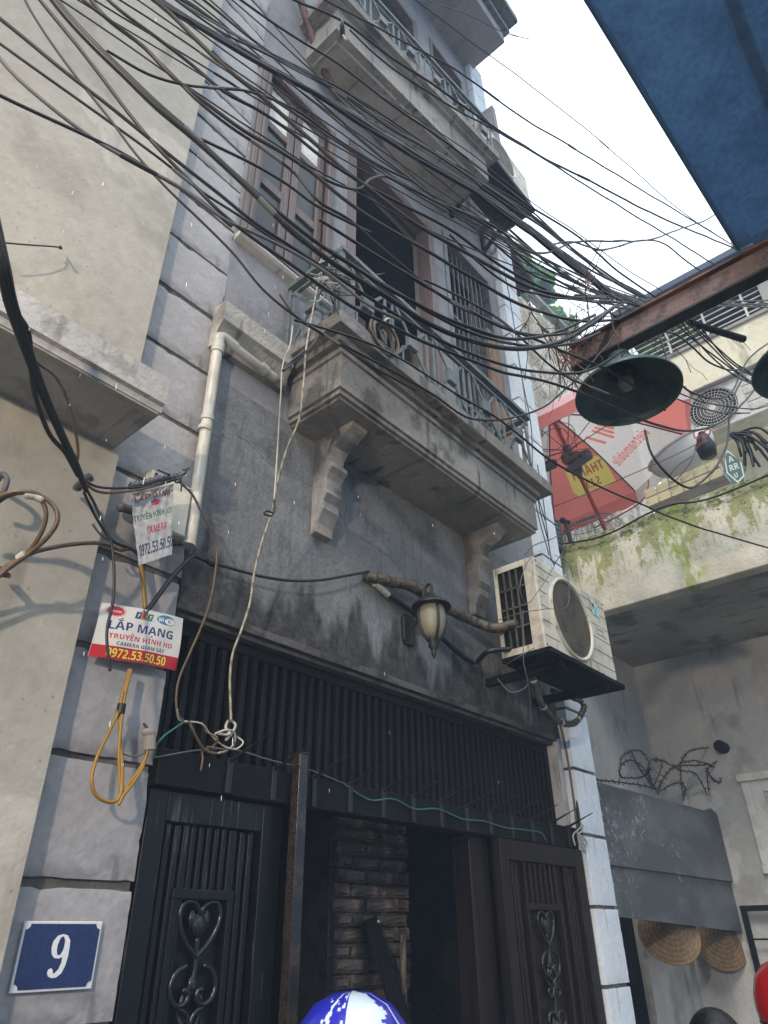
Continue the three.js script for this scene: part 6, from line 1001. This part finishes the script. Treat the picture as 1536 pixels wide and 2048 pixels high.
{ // dead creeper roots on the beam end and cables
  const t = thing('dead_creeper', oC(1170, 640), 'dry leafless creeper twigs hanging from the cables at the beam end', 'creeper');
  const tw = [], hairs = [];
  const walk = (p, d, n, r, dep) => { const pts = [p.clone()]; for (let i = 0; i < n; i++) { d.add(V(rr(-0.35, 0.35), rr(-0.45, 0.2), rr(-0.35, 0.35))).normalize(); p = p.clone().addScaledVector(d, 0.035); pts.push(p); if (dep > 0 && rnd() < 0.3) walk(p, d.clone().add(V(rr(-1, 1), rr(-0.8, 0.3), rr(-1, 1))).normalize(), Math.ceil(n * 0.6), r * 0.6, dep - 1); } (dep > 1 ? tw : hairs).push(tube(pts, r, { seg: n * 2, rad: 4, open: true })); };
  for (let k = 0; k < 18; k++) walk(oC(1080 + rr(-30, 150), 610 + rr(-20, 70), 0.95, 0.15), V(rr(-1, 1), rr(-1, 0.3), rr(-1, 1)).normalize(), 6 + Math.floor(rnd() * 4), 0.0028, 2);
  for (const g of tw) obj('stem', g, M.rust, t); tag(obj('twigs', hairs, M.rust, t), null, null, null, 'stuff');
  const l = thing('cut_branch', oC(1440, 660), 'thick dark cut-off limb sticking out below the beam, frayed at its end', 'branch');
  obj('limb', cyl(oC(1380, 645), oC(1486, 678), 0.016, 0.021, 10), M.char, l); for (let k = 0; k < 6; k++) { const p = oC(1484 + rr(-20, 5), 678 + rr(-6, 4)); obj('fibre', tube([p, p.clone().add(V(rr(0, 0.04), -0.03, 0.01)), p.clone().add(V(rr(-0.02, 0.05), -0.08, 0.02))], 0.0014, { seg: 8, rad: 4 }), M.rust, l); }
}
// ---------------------------------------------------------------- people whose heads show at the foot of the picture
function bodyGeo() {
  const J = [[0, 1.52, 0.01, 0.058, 0, 1.45, 0.01, 0.052], [0, 1.42, -0.01, 0.055, 0, 1.32, -0.02, 0.07], [-0.15, 1.27, -0.01, 0.065, 0.15, 1.27, -0.01, 0.065], [0, 1.25, 0, 0.13, 0, 0.98, 0, 0.125], [0, 0.98, 0, 0.13, 0, 0.85, 0, 0.145],
    ...[-1, 1].flatMap((s) => [[s * 0.19, 1.26, 0, 0.055, s * 0.24, 1.0, 0.0, 0.045], [s * 0.24, 1.0, 0, 0.043, s * 0.22, 0.78, 0.07, 0.032], [s * 0.22, 0.77, 0.08, 0.032, s * 0.21, 0.67, 0.11, 0.022], [s * 0.08, 0.86, 0, 0.09, s * 0.1, 0.45, 0.01, 0.06], [s * 0.1, 0.45, 0, 0.057, s * 0.1, 0.08, -0.02, 0.04], [s * 0.1, 0.04, -0.04, 0.04, s * 0.12, 0.03, 0.13, 0.032]])];
  const res = 64, mc = new MarchingCubes(res, M.black, false, false, 90000); mc.isolation = 0; const S = 0.9, h = res / 2;
  const a = V(0, 0, 0), b = V(0, 0, 0), p = V(0, 0, 0), ab = V(0, 0, 0);
  for (let z = 0; z < res; z++) for (let y = 0; y < res; y++) for (let x = 0; x < res; x++) {
    p.set((x - h) / h * S, (y - h) / h * S + 0.8, (z - h) / h * S); let k = 0;
    for (const j of J) { a.set(j[0], j[1], j[2]); b.set(j[4], j[5], j[6]); ab.subVectors(b, a); const t = Math.min(1, Math.max(0, p.clone().sub(a).dot(ab) / ab.lengthSq())); const d = p.distanceTo(a.addScaledVector(ab, t)) - (j[3] + (j[7] - j[3]) * t); k += Math.exp(-d * 45); }
    mc.field[z * res * res + y * res + x] = Math.log(k + 1e-30) / 45;
  }
  mc.update(); const n = mc.count, g = new THREE.BufferGeometry();
  const P = new Float32Array(mc.positionArray.slice(0, n * 3)); for (let i = 0; i < n; i++) { P[3 * i] *= S; P[3 * i + 1] = P[3 * i + 1] * S + 0.8; P[3 * i + 2] *= S; }
  g.setAttribute('position', new THREE.BufferAttribute(P, 3)); g.computeVertexNormals(); g.setAttribute('normal', new THREE.BufferAttribute(new Float32Array(mc.normalArray.slice(0, n * 3)), 3)); return uvBox(g);
}
{
  const bg = bodyGeo(), todo = [];
  const person = (x, z, top, turn, label, shirt) => { const t = thing('person', null, label, 'person'); obj('body', bg, std({ color: shirt, roughness: 0.85 }), t); t.userData = { ...t.userData }; todo.push(() => { t.position.set(x, top - 1.66, z); t.rotation.y = turn; }); return t; };
  const shell = (r, m, t, name = 'helmet') => obj(name, lathe([[0.001, 1.66], [0.04, 1.656], [0.08, 1.638], [0.108, 1.605], [0.122, 1.56], [0.124, 1.52], [0.12, 1.49], [0.114, 1.49], [0.117, 1.52], [0.114, 1.56], [0.1, 1.6], [0.074, 1.63], [0.001, 1.648]], 40).scale(1, 1, 1.12), m, t);
  const trim = (t) => { const p = []; for (let i = 0; i < 40; i++) { const q = i / 40 * 6.283; p.push(V(0.118 * Math.cos(q), 1.489, 0.132 * Math.sin(q))); } obj('rim', tube(p, 0.0045, { closed: true, seg: 60, rad: 6 }), M.black, t); for (const d of [-1, 1]) obj('strap', tube([V(d * 0.1, 1.5, 0.02), V(d * 0.085, 1.44, 0.03), V(d * 0.05, 1.39, 0.06), V(0, 1.375, 0.075)], 0.006), M.black, t); };
  const face = (t) => { obj('ear', [ball(V(-0.077, 1.5, 0), 0.022, 0.5, 1, 0.8, 8), ball(V(0.077, 1.5, 0), 0.022, 0.5, 1, 0.8, 8)], std({ color: 0xa87c62, roughness: 0.7 }), t); obj('face', [ball(V(0, 1.5, 0.02), 0.078, 0.94, 1.25, 0.95), ball(V(0, 1.485, 0.1), 0.013, 1, 1.4, 1, 8), ball(V(0, 1.445, 0.088), 0.02, 1.3, 0.5, 0.5, 8)], std({ color: 0xa87c62, roughness: 0.7 }), t); obj('eye', [ball(V(-0.03, 1.515, 0.09), 0.009, 1.4, 0.8, 0.6, 8), ball(V(0.03, 1.515, 0.09), 0.009, 1.4, 0.8, 0.6, 8)], M.black, t); };
  const bluePrint = sheet(1024, 512, (x, w, h) => { const BL = '#2226a8', PL = '#c6d6e2'; x.fillStyle = BL; x.fillRect(0, 0, w, h); x.fillStyle = PL; for (let k = 0; k < 64; k++) { const j = (q) => 26 * (hash(k, q, 9) - 0.5); x.fillRect(440 + j(1), k * 8, 150 + j(2), 9); x.fillRect(388 + j(3) * 0.3, k * 8, 12 + j(4) * 0.3, 9); } x.fillRect(640, 0, 12, h); x.fillStyle = BL; for (let k = 0; k < 7; k++) x.fillRect(520 + k * 16, 0, 3, 190 + 70 * hash(k, 1, 1)); x.fillRect(448, 0, 8, h); x.fillStyle = PL; for (let k = 0; k < 60; k++) x.fillRect(335 + 90 * hash(k, 2, 3), 10 + 440 * hash(k, 4, 3), 4 + 16 * hash(k, 5, 3), 7); });
  const gloss = (o) => new THREE.MeshPhysicalMaterial({ roughness: 0.3, clearcoat: 0.8, clearcoatRoughness: 0.15, ...o });
  const p1 = oZ(706, 2002, 0.8), a = person(p1.x, p1.z, p1.y + 0.018, 2.5, 'person in a blue helmet with a white patch, facing the burnt entrance', 0x4a5560); shell(0, gloss({ map: bluePrint }), a); trim(a); face(a);
  const p2 = oZ(1415, 2012, 0.95), b = person(p2.x, p2.z, p2.y, 2.6, 'bareheaded person with black hair, below the straw hats', 0x30343a); obj('hair', [ball(V(0, 1.545, -0.012), 0.098, 0.92, 1.16, 1.02, 24), ball(V(0, 1.48, -0.05), 0.075, 1, 1.2, 0.8, 16)], metal(0x14120f, 0x0c0b0a, { seed: 491, rough: 0.4, size: 0.06, bump: 0.003 }), b); face(b);
  const redPrint = sheet(512, 512, (x) => { x.fillStyle = '#d2c7b4'; x.fillRect(0, 0, 512, 512); x.fillStyle = '#b3141c'; for (let i = 0; i < 32; i++) x.fillRect(i * 16, 205 + 22 * Math.sin(i * 0.7), 17, 320); });
  const p3 = oZ(1580, 1936, 1.25), c = person(p3.x, p3.z, p3.y + 0.03, 2.4, 'person in a red helmet with a cream lower band, at the right edge', 0x5a4a44); shell(0, gloss({ map: redPrint }), c); trim(c); face(c);
  todo.forEach((f) => f());
}
{ // rain drops in the air
  const g = new THREE.SphereGeometry(1, 8, 6), N = 110, im = new THREE.InstancedMesh(g, new THREE.MeshPhysicalMaterial({ color: 0xe8eef2, roughness: 0.12, transmission: 0.35, thickness: 0 }), N), o = new THREE.Object3D();
  im.name = 'rain'; for (let i = 0; i < N; i++) { o.position.set(rr(0.1, 1.0) + (i % 6 ? 0 : rr(0.3, 2)), rr(1.9, 4.6), rr(0.12, 1.1)); o.rotation.set(rr(-0.05, 0.1), 0, rr(0.02, 0.12)); const s = rr(0.0006, 0.001); o.scale.set(s, s * rr(4, 11), s); o.updateMatrix(); im.setMatrixAt(i, o.matrix); }
  tag(im, 'falling rain drops caught by the light before the walls', 'rain', null, 'stuff'); scene.add(im);
}
renderer.render(scene, camera);
